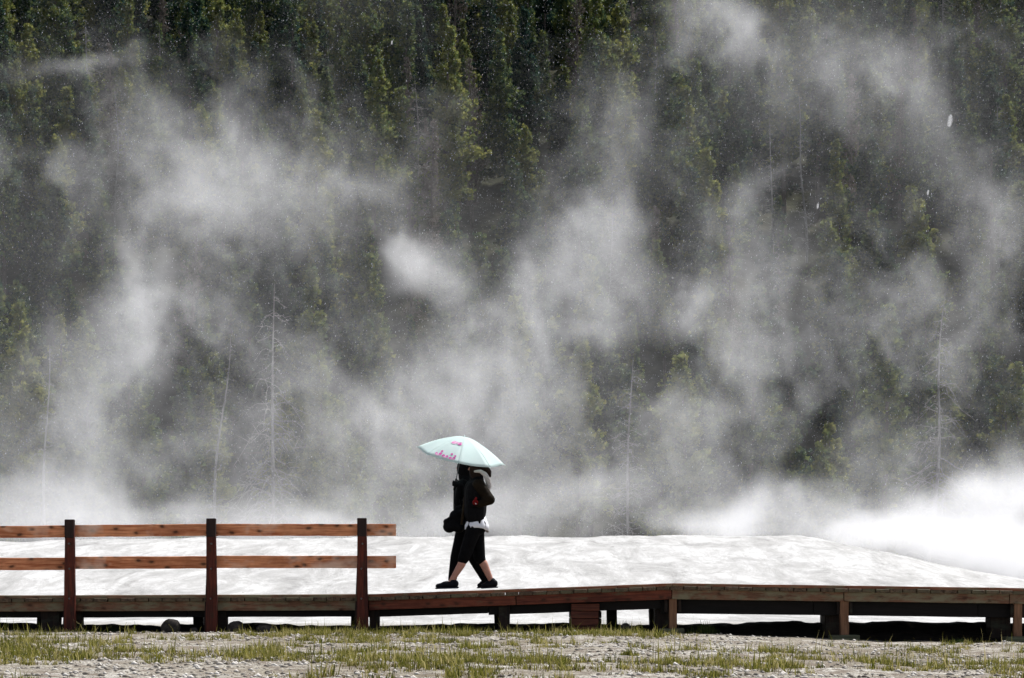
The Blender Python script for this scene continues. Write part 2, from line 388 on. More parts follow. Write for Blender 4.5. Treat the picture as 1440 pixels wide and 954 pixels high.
def HH(x, y):                                # forested hillside
    hill = np.maximum(0, np.asarray(y, float) - 148)
    return hill * 0.60 * sst(0, 60, hill) + 5.0 * (fbm(np.asarray(x) * 0.03, np.asarray(y) * 0.03, 4, 11) - 0.5) * sst(0, 40, hill)
xs = np.linspace(-260, 260, 180); ys = np.linspace(149, 470, 130)
X, Y = np.meshgrid(xs, ys); Z = HH(X, Y) + 0.06
idx = np.arange(X.size).reshape(X.shape)
quads = np.stack([idx[:-1, :-1], idx[:-1, 1:], idx[1:, 1:], idx[1:, :-1]], -1).reshape(-1, 4)
h = obj_from('hillside', mesh_np('hillside', np.stack([X, Y, Z], -1).reshape(-1, 3), quads, True, M['floor']))
tag(h, 'steep dark forest floor of the hillside behind the steam', 'hillside', kind='structure')

# ------------------------------------------------------------------ boardwalk
YF, YB = 25.0, 26.8
XA, XB = (518 - 720) / 112, (945 - 720) / 112
def deckz(x):
    return float(np.interp(x, [-9, XA, XB, 6.4, 9], [0.440, 0.464, 0.603, 0.545, 0.505]))
KT, PT = 0.034, 0.052                        # kerb and plank thickness
bw = empty('boardwalk', (0, YF, 0))
tag(bw, 'long weathered wooden boardwalk ramping up past the walking couple', 'boardwalk')
def part(mb, name, mat, parent=bw, smooth=False):
    o = mb.build(name, mat, parent, smooth)
    o.matrix_parent_inverse = Matrix.Translation(parent.location).inverted(); return o
# planks: ends face the camera
pl_mesh = []
for k in range(5):
    mb = MB(); mb.board((0, -0.03 - 0.006 * k, 0), (0, YB - YF + 0.03, 0), 0.160 + 0.002 * k, PT - 0.004, ch=0.006); pl_mesh.append(mb.mesh('plank', M['plank']))
x = -8.6
while x < 8.6:
    o = obj_from('plank', random.choice(pl_mesh), bw)
    sl_ = (deckz(x + 0.05) - deckz(x - 0.05)) / 0.1
    o.location = (x, random.uniform(-0.012, 0.012), deckz(x) - KT - PT / 2 + random.uniform(-0.003, 0.003))
    o.rotation_euler = (0, -math.atan(sl_), random.uniform(-0.006, 0.006))
    x += 0.172
def strip(name, mat, x0, x1, yc, ztop, wid, hei, n=6, jit=0.002):
    """board following the deck line between x0 and x1, its top 'ztop' below the deck top"""
    mb = MB()
    pts = [v for v in [x0] + [k for k in (XA, XB) if x0 < k < x1] + [x1]]
    a = Vector((x0, yc, deckz(x0) - ztop - hei / 2)); b = Vector((x1, yc, deckz(x1) - ztop - hei / 2))
    mb.board(a, b, wid, hei, n=n, jit=jit); return part(mb, name, mat)
kx = [-8.6, -5.6, -3.75, XA, 0.10, 1.32, XB, 4.2, 6.0, 8.6]
for a, b in zip(kx[:-1], kx[1:]):
    for yy in (YF + 0.02, YB - 0.02):
        strip('kerb_board', M['fascia'] if a < XA - 0.1 else M['kerb'], a + 0.003, b - 0.003, yy, 0, 0.09, KT + 0.006)
fx = [-8.6, -5.56, -3.75, XA, 0.05, XB, 4.17, 6.25, 8.6]
for i, (a, b) in enumerate(zip(fx[:-1], fx[1:])):
    m = M['fasciared'] if XA - 0.1 <= a < XB - 0.1 else M['fascia']
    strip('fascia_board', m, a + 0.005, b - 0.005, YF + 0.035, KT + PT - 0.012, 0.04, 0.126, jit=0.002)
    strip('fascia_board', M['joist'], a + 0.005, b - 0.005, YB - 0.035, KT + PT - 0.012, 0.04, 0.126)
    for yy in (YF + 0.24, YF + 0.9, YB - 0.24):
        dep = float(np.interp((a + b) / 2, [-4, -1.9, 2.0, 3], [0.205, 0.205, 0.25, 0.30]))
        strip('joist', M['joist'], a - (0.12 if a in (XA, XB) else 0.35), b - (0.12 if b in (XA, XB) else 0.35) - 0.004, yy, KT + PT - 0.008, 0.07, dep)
# supports
def support(px, y, wpx, mat, top_off=0.20, depth=0.14, name='support_post', lean=0.0, zb=None):
    x = (px - 720) / F * y; wd = wpx / F * y
    z0 = float(H(x, y)) - 0.06 if zb is None else zb
    mb = MB(); mb.board((x, y, z0), (x + lean, y, deckz(x) - top_off), wd, depth, up=(0, 1, 0), n=3, jit=0.004, ch=0.007)
    return part(mb, name, mat)
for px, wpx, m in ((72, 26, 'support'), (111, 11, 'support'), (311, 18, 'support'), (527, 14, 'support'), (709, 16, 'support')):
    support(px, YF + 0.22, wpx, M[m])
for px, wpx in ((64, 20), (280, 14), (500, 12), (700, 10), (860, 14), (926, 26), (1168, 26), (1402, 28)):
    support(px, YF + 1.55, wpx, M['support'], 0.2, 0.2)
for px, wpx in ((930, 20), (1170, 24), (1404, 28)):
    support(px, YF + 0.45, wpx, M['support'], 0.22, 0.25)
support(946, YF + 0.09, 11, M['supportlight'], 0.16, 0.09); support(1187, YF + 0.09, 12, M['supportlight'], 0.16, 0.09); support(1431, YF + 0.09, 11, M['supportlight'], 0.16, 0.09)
for px in (937, 956, 1180, 1197, 1424, 1440):                      # short cleats beside the light posts
    x = (px - 720) / F * (YF + 0.06)
    mb = MB(); mb.board((x, YF + 0.10, deckz(x) - 0.36), (x, YF + 0.10, deckz(x) - 0.21), 0.04, 0.05, up=(0, 1, 0)); part(mb, 'cleat', M['support'])
for px, wpx in ((945, 34), (1188, 40), (1434, 40)):                # timber pads on the ground
    x = (px - 720) / F * YF; z0 = float(H(x, YF + 0.05))
    mb = MB(); mb.board((x - wpx / 224, YF + 0.07, z0 + 0.025), (x + wpx / 224, YF + 0.07, z0 + 0.03), 0.3, 0.07, n=2, jit=0.004, ch=0.01); part(mb, 'base_pad', M['pad'])
# cribbed support of stacked boards under the ramp
x0 = (823 - 720) / F * YF
zz = float(H(x0, YF + 0.1)) - 0.03; top = deckz(x0) - 0.215
nb = 4; hb = (top - zz) / nb
for k in range(nb):
    mb = MB(); mb.board((x0 - 0.175 + random.uniform(-.008, .008), YF + 0.15, zz + hb * (k + 0.5)), (x0 + 0.175 + random.uniform(-.008, .008), YF + 0.15, zz + hb * (k + 0.5)), 0.09, hb - 0.006, ch=0.006, n=3, jit=0.002)
    part(mb, 'crib_board', M['supportred'])
for k in range(nb):
    mb = MB(); mb.board((x0 - 0.18, YF + 0.6, zz + hb * (k + 0.5)), (x0 + 0.22, YF + 0.6, zz + hb * (k + 0.5)), 0.5, hb - 0.006, ch=0.006)
    part(mb, 'crib_board', M['support'])

# ------------------------------------------------------------------ railing
YR = YF - 0.06
rl = empty('railing', P(297, 888, YR))
tag(rl, 'reddish wooden railing with two rails and three posts along the boardwalk', 'railing')
for px, top in ((98, 731), (297, 729.5), (509, 729)):
    tp = P(px, top, YR); x = tp.x; zb = float(H(x, YR)) - 0.12
    mb = MB(); mb.board((x + 0.012, YR - 0.03, zb), (x, YR + 0.01, tp.z), 0.15, 0.075, up=(0, 1, 0), n=6, jit=0.002, ch=0.006, taper=0.74); part(mb, 'post', M['post'], rl)
    mb = MB(); mb.board((x - 0.035, YR + 0.075, zb), (x - 0.004, YR + 0.075, tp.z - 0.22), 0.14, 0.06, up=(0, 1, 0), n=3, jit=0.002, ch=0.005, taper=0.7); part(mb, 'brace', M['postdark'], rl)
    mb = MB(); mb.board((x - 0.0585, YR + 0.006, tp.z - 0.115), (x + 0.0585, YR + 0.006, tp.z - 0.115), 0.082, 0.234, ch=0.006); part(mb, 'post_cap', M['postdark'], rl)
    for py in (765, 800, 842):
        p = P(px + random.uniform(-1, 1), py, YR - 0.045)
        mb = MB(); mb.tube([(p.x, YR - 0.085, p.z), (p.x, YR - 0.02, p.z)], [0.011, 0.013], 8); part(mb, 'bolt', M['bolt'], rl)
for (a, b, pa, pb) in ((-130, 96, 749.5, 747.5), (99, 296, 747, 745.5), (299, 557, 745.5, 745.5)):
    A, B = P(a, pa, YR + 0.105), P(b, pb, YR + 0.105); mb = MB(); mb.board(A, B, 0.042, 0.150, n=14, jit=0.0022, ch=0.005); part(mb, 'top_rail', M['rail'], rl)
for (a, b, pa, pb) in ((-130, 96, 794, 793), (99, 296, 791.8, 791), (299, 557, 790.5, 790.5)):
    A, B = P(a, pa, YR + 0.105), P(b, pb, YR + 0.105); mb = MB(); mb.board(A, B, 0.042, 0.155, n=14, jit=0.0022, ch=0.005); part(mb, 'lower_rail', M['rail'], rl)

# ------------------------------------------------------------------ shade-coloured earth bank and rocks under the deck
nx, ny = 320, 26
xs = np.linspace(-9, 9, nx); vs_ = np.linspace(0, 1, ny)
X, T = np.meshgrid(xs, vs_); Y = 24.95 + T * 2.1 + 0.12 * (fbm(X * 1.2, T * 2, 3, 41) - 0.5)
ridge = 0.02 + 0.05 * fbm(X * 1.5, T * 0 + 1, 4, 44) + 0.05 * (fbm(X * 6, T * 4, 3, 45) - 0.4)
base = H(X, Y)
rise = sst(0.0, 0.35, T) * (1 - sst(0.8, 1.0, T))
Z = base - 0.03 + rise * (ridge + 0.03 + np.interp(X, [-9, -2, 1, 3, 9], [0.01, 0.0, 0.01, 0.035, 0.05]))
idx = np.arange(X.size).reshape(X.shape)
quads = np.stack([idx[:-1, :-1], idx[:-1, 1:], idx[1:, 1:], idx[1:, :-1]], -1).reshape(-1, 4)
e = obj_from('shade_bank', mesh_np('shade_bank', np.stack([X, Y, Z], -1).reshape(-1, 3), quads, True, M['earth']))
tag(e, 'low earth bank under the boardwalk coloured near black for the deck shade', 'earth bank', kind='structure')
def rock(px, py, y, rx, rz, label, name='rock'):
    c = P(px, py, y); c.z = float(H(c.x, y)) + rz * 0.42
    me = MB().ellipsoid((0, 0, 0), (rx, rx * 0.8, rz), n=14, m=9).mesh('rock', M['rock'], True)
    for v in me.vertices:
        k = 1 + 0.5 * (float(fbm(np.array(v.co.x * 9 + px), np.array(v.co.z * 9 + v.co.y * 7), 3, 51)) - 0.5); v.co *= k
    o = obj_from(name, me); o.location = c; o.rotation_euler = (0, random.uniform(-.2, .2), random.uniform(0, 3)); tag(o, label, 'rock', 'dark rocks under the boardwalk')
rock(240, 882, 24.9, 0.125, 0.13, 'dark rounded rock standing alone between the two left railing posts')
rock(332, 884, 24.95, 0.13, 0.10, 'dark flat rock just right of the middle railing post')
rock(374, 885, 24.9, 0.13, 0.075, 'low dark rock between the middle post and the end post')
rock(272, 887, 24.85, 0.07, 0.05, 'small dark stone beside the middle railing post')
rock(497, 890, 24.8, 0.07, 0.05, 'small dark stone at the foot of the end railing post')
rock(880, 884, 24.95, 0.08, 0.07, 'small dark stone under the ramp beside the stacked board support')

# ------------------------------------------------------------------ grass, tufts, pebbles
def blades(n, cx, cy, hgt, wid, lean=0.35):
    """n curved blades: 5 vertices, 3 faces each -> triangles"""
    az = rng.uniform(0, 2 * np.pi, n); la = rng.normal(0, lean, n)
    d = np.stack([np.cos(az), np.sin(az)], -1); s = np.stack([-d[:, 1], d[:, 0]], -1)
    z0 = H(cx, cy) - 0.01
    V = np.zeros((n, 5, 3)); hw = (wid / 2)[:, None]
    for i, (t, k) in enumerate(((0, 1.0), (0, -1.0), (0.55, 0.75), (0.55, -0.75), (1.0, 0))):
        off = (la * hgt * t * t)[:, None] * d
        V[:, i, :2] = np.stack([cx, cy], -1) + off + s * hw * k
        V[:, i, 2] = z0 + hgt * t * np.sqrt(np.clip(1 - (la * t) ** 2 * 0.6, 0.2, 1))
    b = (np.arange(n) * 5)[:, None]
    Fc = np.concatenate([b + np.array([0, 1, 3]), b + np.array([0, 3, 2]), b + np.array([2, 3, 4])], 1).reshape(-1, 3)
    return V.reshape(-1, 3), Fc
n = 520000
cy_ = 9.5 + 15.6 * rng.random(n) ** 0.9; cx_ = (rng.random(n) * 2 - 1) * (cy_ * 0.30 + 0.6)
pxs = 720 + cx_ / cy_ * F; pys = HOR + (ZC - H(cx_, cy_)) / cy_ * F
cl = fbm(cx_ * 0.7, cy_ * 0.5, 4, 61) * 0.45 + fbm(cx_ * 3.4, cy_ * 1.9, 3, 71) * 0.55
# growth follows the ground: a strip along the deck, a band across the middle, thinner on the right
band = np.exp(-((pys - 921) / 13) ** 2) * np.interp(pxs, [-200, 150, 420, 700, 800, 1000, 1500], [0.07, 0.10, 0.13, 0.09, 0.03, 0.06, 0.06])
edge = np.exp(-((pys - 895) / 10) ** 2) * np.interp(pxs, [-200, 100, 300, 420, 560, 900, 960, 1100], [0.07, 0.05, 0.0, 0.06, 0.10, 0.08, -0.03, -0.08])
edge2 = np.exp(-((pys - 936) / 12) ** 2) * np.interp(pxs, [-200, 0, 300, 500, 700, 1500], [0.05, 0.02, 0.03, 0.09, 0.04, 0.06])
thr = 0.596 - band - edge - edge2 + np.interp(pxs, [0, 900, 1100, 1440], [0.0, 0.0, 0.03, 0.02])
keep = (cl > thr + rng.normal(0, 0.022, n)) & (rng.random(n) < np.clip((cl - thr) * 6 + 0.12, 0, 0.55))
cx_, cy_ = cx_[keep], cy_[keep]
ctr = rng.random(len(cx_)) < 0.095                     # these become the roots of clumps
kx_, ky_ = cx_[ctr], cy_[ctr]; per = rng.integers(5, 22, len(kx_)); sz = 0.45 + 1.1 * rng.random(len(kx_)) ** 2
rep_ = np.repeat(np.arange(len(kx_)), per); m_ = len(rep_)
ga, gr_ = rng.uniform(0, 6.283, m_), 0.035 * np.sqrt(rng.random(m_)) * sz[rep_]
gx, gy = kx_[rep_] + gr_ * np.cos(ga), ky_[rep_] + gr_ * np.sin(ga)
hgc = (0.03 + 0.055 * rng.random(m_)) * sz[rep_]; long_ = rng.random(m_) < 0.012; hgc[long_] = 0.12 + 0.13 * rng.random(long_.sum())
V1, F1 = blades(m_, gx, gy, hgc, 0.004 + 0.005 * rng.random(m_), 0.6)
th_ = rng.random(len(cx_)) < 0.8; tx, ty = cx_[th_] + rng.normal(0, 0.06, th_.sum()), cy_[th_] + rng.normal(0, 0.08, th_.sum()); k2 = len(tx)
V2, F2 = blades(k2, tx, ty, 0.012 + 0.035 * rng.random(k2), 0.004 + 0.005 * rng.random(k2), 0.9)
k = m_; V, Fc = V1, F1
th = obj_from('dry_thatch', mesh_np('dry_thatch', V2, F2, False, M['thatch'])); tag(th, 'low dry brown thatch of dead grass between the green tufts', 'dry grass', kind='stuff')
print('grass blades', k)
gr = obj_from('grass', mesh_np('grass', V, Fc, False, M['grass'])); tag(gr, 'short patchy green and straw grass on the pale gravel', 'grass', kind='stuff')
def tuft(px, y, n, hh, sp, label):
    x = (px - 720) / F * y; 
    aa, rr = rng.uniform(0, 6.283, n), rng.random(n) ** 0.8; cx, cy2 = x + 1.6 * sp * rr * np.cos(aa), y + sp * rr * np.sin(aa)
    V, Fc = blades(n, cx, cy2, hh * (0.3 + 0.7 * rng.random(n)) * (1 - 0.55 * rr), 0.005 + 0.005 * rng.random(n), 0.7)
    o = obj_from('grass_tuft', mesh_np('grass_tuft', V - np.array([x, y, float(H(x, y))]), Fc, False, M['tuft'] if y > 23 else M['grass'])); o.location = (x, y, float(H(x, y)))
    tag(o, label, 'grass tuft', 'grass tufts along the boardwalk')
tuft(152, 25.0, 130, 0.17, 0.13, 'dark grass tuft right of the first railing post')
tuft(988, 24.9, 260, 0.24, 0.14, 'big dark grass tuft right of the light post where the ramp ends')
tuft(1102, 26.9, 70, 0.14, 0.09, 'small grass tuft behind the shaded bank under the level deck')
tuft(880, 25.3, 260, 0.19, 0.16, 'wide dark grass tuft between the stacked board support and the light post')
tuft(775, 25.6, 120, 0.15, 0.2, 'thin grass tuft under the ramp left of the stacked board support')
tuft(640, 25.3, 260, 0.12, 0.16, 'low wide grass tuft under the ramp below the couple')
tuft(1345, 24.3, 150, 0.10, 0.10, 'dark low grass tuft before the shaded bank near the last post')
tuft(865, 20.2, 130, 0.09, 0.06, 'reddish brown low tuft alone on the gravel before the stacked board support')
tuft(885, 15.6, 160, 0.11, 0.05, 'bright upright tuft on open gravel before the ramp end')
tuft(1080, 15.0, 120, 0.08, 0.06, 'spiky low tuft on the pale gravel before the level deck')
tuft(1300, 14.8, 120, 0.10, 0.05, 'bushy green tuft on the gravel before the bay beside the last post')
n = 30000
py_ = 9.5 + 15.3 * rng.random(n); px_ = (rng.random(n) * 2 - 1) * (py_ * 0.3 + 0.6); r_ = 0.004 + 0.02 * rng.random(n) ** 4 
kp = fbm(px_ * 1.2, py_ * 1.2, 3, 91) > 0.42; px_, py_, r_ = px_[kp], py_[kp], r_[kp]; n = len(px_)
oct_ = np.array([[1, 0, 0], [0, 1, 0], [-1, 0, 0], [0, -1, 0], [0, 0, 1], [0, 0, -1]], float)
of = np.array([[0, 1, 4], [1, 2, 4], [2, 3, 4], [3, 0, 4], [1, 0, 5], [2, 1, 5], [3, 2, 5], [0, 3, 5]])
V = oct_[None] * (0.65 + 0.6 * rng.random((n, 6, 1))) * r_[:, None, None] * np.array([1.2, 1.0, 0.75])
V = V + np.stack([px_, py_, H(px_, py_) + r_ * 0.2], -1)[:, None]
Fc = (of[None] + (np.arange(n) * 6)[:, None, None]).reshape(-1, 3)
pb = obj_from('gravel', mesh_np('gravel', V.reshape(-1, 3), Fc, False, M['pebble'])); tag(pb, 'loose gravel and small stones scattered on the pale ground', 'gravel', kind='stuff')

# ------------------------------------------------------------------ trees
def limb_tube(V, Fc, pts, rad, n=4):
    b = sum(len(v) for v in V); pts = np.asarray(pts, float); out = []
    d = np.gradient(pts, axis=0); d /= np.linalg.norm(d, axis=1, keepdims=True) + 1e-9
    ref = np.array([0, 0, 1.0]) if abs(d[0, 2]) < 0.9 else np.array([1.0, 0, 0])
    for i, p in enumerate(pts):
        u = np.cross(d[i], ref); u /= np.linalg.norm(u) + 1e-9; v = np.cross(d[i], u)
        a = 2 * np.pi * np.arange(n) / n
        out.append(p + (np.cos(a)[:, None] * u + np.sin(a)[:, None] * v) * rad[i])
    V.append(np.concatenate(out))
    for i in range(len(pts) - 1):
        for k in range(n):
            j = (k + 1) % n; Fc.append((b + i * n + k, b + i * n + j, b + (i + 1) * n + j, b + (i + 1) * n + k))
def pine(seed, h, rmax, base=0.2, dens=1.0, dry=False):
    r = np.random.default_rng(seed); TV, TF = [], []; tuc, tud, tus = [], [], []
    bend = r.normal(0, 0.25, 2)
    axis = lambda z: np.array([bend[0] * (z / h) ** 2, bend[1] * (z / h) ** 2, z])
    zs = np.linspace(0, h, 9); limb_tube(TV, TF, [axis(z) for z in zs], 0.012 * h * (1 - zs / h) ** 0.8 + 0.02, 6)
    z = base * h; side = r.uniform(0, 6.28); lop = r.uniform(0.1, 0.4)
    while z < h - 0.25:
        t = (z - base * h) / (h - base * h)
        prof = 1.12 * (1 - t) ** 0.92 * (0.5 + 0.5 * min(1, t * 5)) * (0.8 + 0.35 * math.sin(z * 1.7 + seed) * r.uniform(0.2, 1))
        for b in range(r.integers(3, 6)):
            if r.random() < 0.22 + 0.18 * math.sin(z * 0.9 + seed * 1.3): continue
            az = r.uniform(0, 6.28); L = rmax * prof * r.uniform(0.45, 1.35) * (1 + lop * math.cos(az - side)) + 0.15
            up = -0.28 + 0.75 * t + r.normal(0, 0.12); s = np.linspace(0, 1, 4)
            dr = np.array([math.cos(az), math.sin(az), 0])
            pts = axis(z) + s[:, None] * L * dr + np.stack([0 * s, 0 * s, L * (up * s + 0.28 * s * s)], -1)
            limb_tube(TV, TF, pts, 0.035 * (1 - s * 0.8) * (0.5 + L / 3), 3)
            m = max(5, int(L * 16 * dens)); ss = 0.22 + 0.83 * r.random(m) ** 0.75
            c = axis(z) + ss[:, None] * L * dr + np.stack([0 * ss, 0 * ss, L * (up * ss + 0.28 * ss * ss)], -1)
            c = c + r.normal(0, 0.15, (m, 3)) * (0.6 + 0.4 * L) + np.array([0, 0, 0.05])
            d = dr * 0.8 + r.normal(0, 0.6, (m, 3)) + np.array([0, 0, 0.35]); d /= np.linalg.norm(d, axis=1, keepdims=True)
            tuc.append(c); tud.append(d); tus.append((0.20 + 0.26 * r.random(m)) * (0.6 if dry else 1))
        z += r.uniform(0.24, 0.46) * (1.1 - 0.4 * t)
    c, d, s = np.concatenate(tuc), np.concatenate(tud), np.concatenate(tus); m = len(c)
    # each needle clump: three crossing blades sharing a stem point
    VV, FF = np.zeros((m, 7, 3)), []
    a = np.cross(d, r.normal(0, 1, (m, 3))); a /= np.linalg.norm(a, axis=1, keepdims=True) + 1e-9; b = np.cross(d, a)
    wv = (0.17 if dry else 0.30)
    VV[:, 0] = c - d * s[:, None] * 0.5
    for k in range(3):
        an = 2.1 * k; e = a * math.cos(an) + b * math.sin(an)
        VV[:, 1 + 2 * k] = c + (d * 0.25 + e * 0.75) * s[:, None] * 0.75 + a * s[:, None] * wv * math.cos(an + 1.5) + b * s[:, None] * wv * math.sin(an + 1.5)
        VV[:, 2 + 2 * k] = c + (d * 0.75 + e * 0.45) * s[:, None] * 0.75 - a * s[:, None] * wv * math.cos(an + 1.5) - b * s[:, None] * wv * math.sin(an + 1.5)
    bi = (np.arange(m) * 7)[:, None]
    FF = np.concatenate([bi + np.array([0, 1, 2]), bi + np.array([0, 3, 4]), bi + np.array([0, 5, 6])], 1).reshape(-1, 3)
    return (np.concatenate(TV), np.array(TF)), (VV.reshape(-1, 3), FF)
def snag(seed, h, rmax, nb, base=0.12, droop=0.3, lean=0.0):
    r = np.random.default_rng(seed); TV, TF, BV, BF = [], [], [], []
    axis = lambda z: np.array([lean * z + 0.15 * math.sin(z * 0.5 + seed), 0.1 * math.cos(z * 0.4), z])
    zs = np.linspace(0, h, 11); limb_tube(TV, TF, [axis(z) for z in zs], 0.0072 * h * (1 - zs / h) ** 0.7 + 0.012, 6)
    for i in range(nb):
        z = h * (base + (0.97 - base) * r.random()); t = z / h; az = r.uniform(0, 6.28); L = rmax * (1.15 - t) * r.uniform(0.4, 1.1) + 0.2
        s = np.linspace(0, 1, 6); dr = np.array([math.cos(az), math.sin(az), 0]); pr = np.array([-dr[1], dr[0], 0])
        cv = r.normal(0, 0.25)
        f = lambda s: axis(z) + s[:, None] * L * dr + (cv * L * s * s)[:, None] * pr + np.stack([0 * s, 0 * s, L * (0.25 * s - droop * s * s * 2 + 0.1 * np.sin(s * 6 + i))], -1)
        limb_tube(BV, BF, f(s), 0.032 * (1 - s * 0.8) * (0.6 + L / 4), 4)
        for k in range(r.integers(2, 6)):
            s0 = r.uniform(0.25, 0.95); p = f(np.array([s0]))[0]; d = dr * 0.6 + r.normal(0, 0.6, 3) + np.array([0, 0, 0.1]); l2 = L * r.uniform(0.15, 0.4)
            q2 = np.linspace(0, 1, 4)[:, None]; limb_tube(BV, BF, p + q2 * d * l2 + np.array([0, 0, -0.25]) * l2 * q2 ** 2, 0.022 * (1 - 0.7 * q2[:, 0]), 3)
    return (np.concatenate(TV), np.array(TF)), (np.concatenate(BV), np.array(BF))

kinds = []                                   # living pines: (trunk mesh, crown mesh, height)
for i, (hh, rm, bs, dn) in enumerate([(17, 2.4, 0.20, 1.0), (19, 2.6, 0.24, 1.0), (15, 2.8, 0.12, 1.1), (13, 2.3, 0.08, 1.1), (20, 2.2, 0.35, 1.0), (16, 2.0, 0.18, 1.0), (18, 3.0, 0.2, 1.0), (11, 2.1, 0.06, 1.2)]):
    (tv, tf), (cv, cf) = pine(100 + i, hh, rm, bs, dn)
    kinds.append((mesh_np('trunk', tv, tf, True, M['bark']), mesh_np('crown', cv, cf, False, M['needle']), hh, cf))
dry = []
for i, (hh, rm) in enumerate([(18, 1.5), (15, 1.3)]):
    (tv, tf), (cv, cf) = pine(300 + i, hh, rm, 0.15, 0.7, True)
    dry.append((mesh_np('trunk', tv, tf, True, M['bark']), mesh_np('crown', cv, cf, False, M['needle_dry']), hh))
snags = []
for i, (hh, rm, nb, dp) in enumerate([(17, 2.9, 110, 0.42), (15, 2.2, 80, 0.2), (18, 1.2, 55, 0.12), (13, 1.6, 60, 0.3)]):
    (tv, tf), (bv, bf) = snag(400 + i, hh, rm, nb, 0.12, dp)
    snags.append((mesh_np('trunk', tv, tf, True, M['bleached']), mesh_np('branches', bv, bf, True, M['bleached']), hh))
def place(kind, x, y, name, label, group, s=1.0, lean=0.0, crown='crown'):
    r = empty(name, (x, y, float(HH(x, y)) - 0.1)); r.scale = (s, s, s); r.rotation_euler = (random.uniform(-.04, .04), lean + random.uniform(-.05, .05), random.uniform(0, 6.28) if not lean else 0)
    obj_from('trunk', kind[0], r); cr = obj_from(crown, kind[1], r)
    if crown == 'branches': cr['kind'] = 'stuff'
    tag(r, label, 'tree', group); return r
spots = []
def free(x, y, d):
    return all((x - a) ** 2 + ((y - b) * 0.6) ** 2 > d * d for a, b in spots)
LP = ['full green pine', 'tall full green pine', 'broad bushy green pine', 'medium green pine leafy to the ground', 'tall green pine with a bare lower trunk', 'slender green pine', 'broad tall green pine', 'short young green pine']
def zone(y): return 'at the foot of the forest slope' if y < 175 else ('midway up the forest slope' if y < 235 else 'high up the forest slope')
def at_base(px, py_top, h):                  # distance where a tree h tall standing on the hill tops out at py_top
    for y in np.arange(150, 400, 0.5):
        x = (px - 720) / F * y
        if ZC + (HOR - py_top) / F * y <= float(HH(x, y)) + h: return x, y
    return (px - 720) / F * 400, 400.0
# trees that stand out in the steam: nothing may grow right in front of them
KEY = [(1385, 30, 160)]
for px, pyt, k, s, lean, lab in (
    (385, 395, 0, 1.0, 0.0, 'bare dead tree with long drooping branches left of the umbrella'),
    (1305, 410, 0, 0.95, 0.03, 'bleached dead tree with crooked bare branches beside a dark pine'),
    (880, 500, 1, 0.8, 0.0, 'faint bare dead tree with fine twigs in the dark gap of steam'),
    (232, 95, 2, 0.8, 0.35, 'pale dead trunk leaning right across dark pines high on the slope'),
    (290, 470, 2, 1.1, 0.05, 'thin straight pale dead trunk with few branches above the railing'),
    (1135, 130, 2, 1.0, -0.02, 'tall thin dead trunk high on the slope left of the dark pine gap'),
    (60, 480, 2, 1.1, 0.0, 'thin pale dead trunk rising from the thick steam above the first railing post')):
    if pyt > 380: y = 151.0; x = (px - 720) / F * y; s = (ZC + (HOR - pyt) / F * y - float(HH(x, y))) / snags[k][2]; KEY.append((px, 60 if k < 2 else 14, 400))
    else: x, y = at_base(px, pyt, snags[k][2] * s); KEY.append((px, 22, y))
    spots.append((x, y))
    place(snags[k], x, y, 'dead_tree', lab, None, s, lean, 'branches')
for px, pyt, k, s, lab in ((664, 85, 0, 1.0, 'tall dry grey brown spire tree among the darkest green pines'), (1265, 120, 1, 1.0, 'dry brown tree above the dark green pine gap')):
    x, y = at_base(px, pyt, dry[k][2] * s); spots.append((x, y)); KEY.append((px, 14, y)); place(dry[k], x, y, 'dry_pine', lab, None, s)
x, y = at_base(1385, 385, 17); spots.append((x, y)); place(kinds[0], x, y, 'pine_tree', 'dark slender pine beside the bleached crooked dead tree', None, 1.0)
x, y = at_base(1225, 180, 18); spots.append((x, y)); place(kinds[6], x, y, 'pine_tree', 'broad dark green pine standing clear in a gap of the steam', None, 1.05)
rows = np.concatenate([np.arange(152, 260, 3.6), np.arange(260, 420, 6)])
cand = []
for yr in rows:
    half = yr * 0.40 + 6; step = 4.5 if yr < 260 else 5.0
    for xr in np.arange(-half, half, step): cand.append((xr + random.uniform(-1.5, 1.5), yr + random.uniform(-1.5, 1.5)))
random.shuffle(cand)
cand.sort(key=lambda c: c[1] + random.uniform(-70, 70))
living, rest = 0, []
for x, y in cand:
    if not free(x, y, 2.5) or any(abs(720 + x / y * F - a) < b and y < min(c, 166 if c == 400 else c) for a, b, c in KEY): continue
    spots.append((x, y)); k = random.choices(range(8), [3, 3, 3, 2, 2, 3, 3, 2])[0]; s = random.uniform(0.7, 1.25)
    u = random.random()
    if abs(x / y) > 0.27: rest.append((x, y, k, s))
    elif u < 0.055: place(random.choice(dry), x, y, 'dry_pine', 'dry grey brown pine with thin needles ' + zone(y), 'dry pines on the slope', s)
    elif u < 0.095: place(random.choice(snags[1:]), x, y, 'dead_tree', 'bare grey dead tree among green pines ' + zone(y), 'bare dead trees on the slope', s, 0, 'branches')
    elif living < 292 and abs(x / y) < 0.27:
        living += 1; place(kinds[k], x, y, 'pine_tree', LP[k] + ' ' + zone(y), 'pines on the forest slope', s)
    else: rest.append((x, y, k, s))
print('living', living, 'rest', len(rest), 'tris', sum(len(kinds[k][3]) for _, _, k, _ in rest))
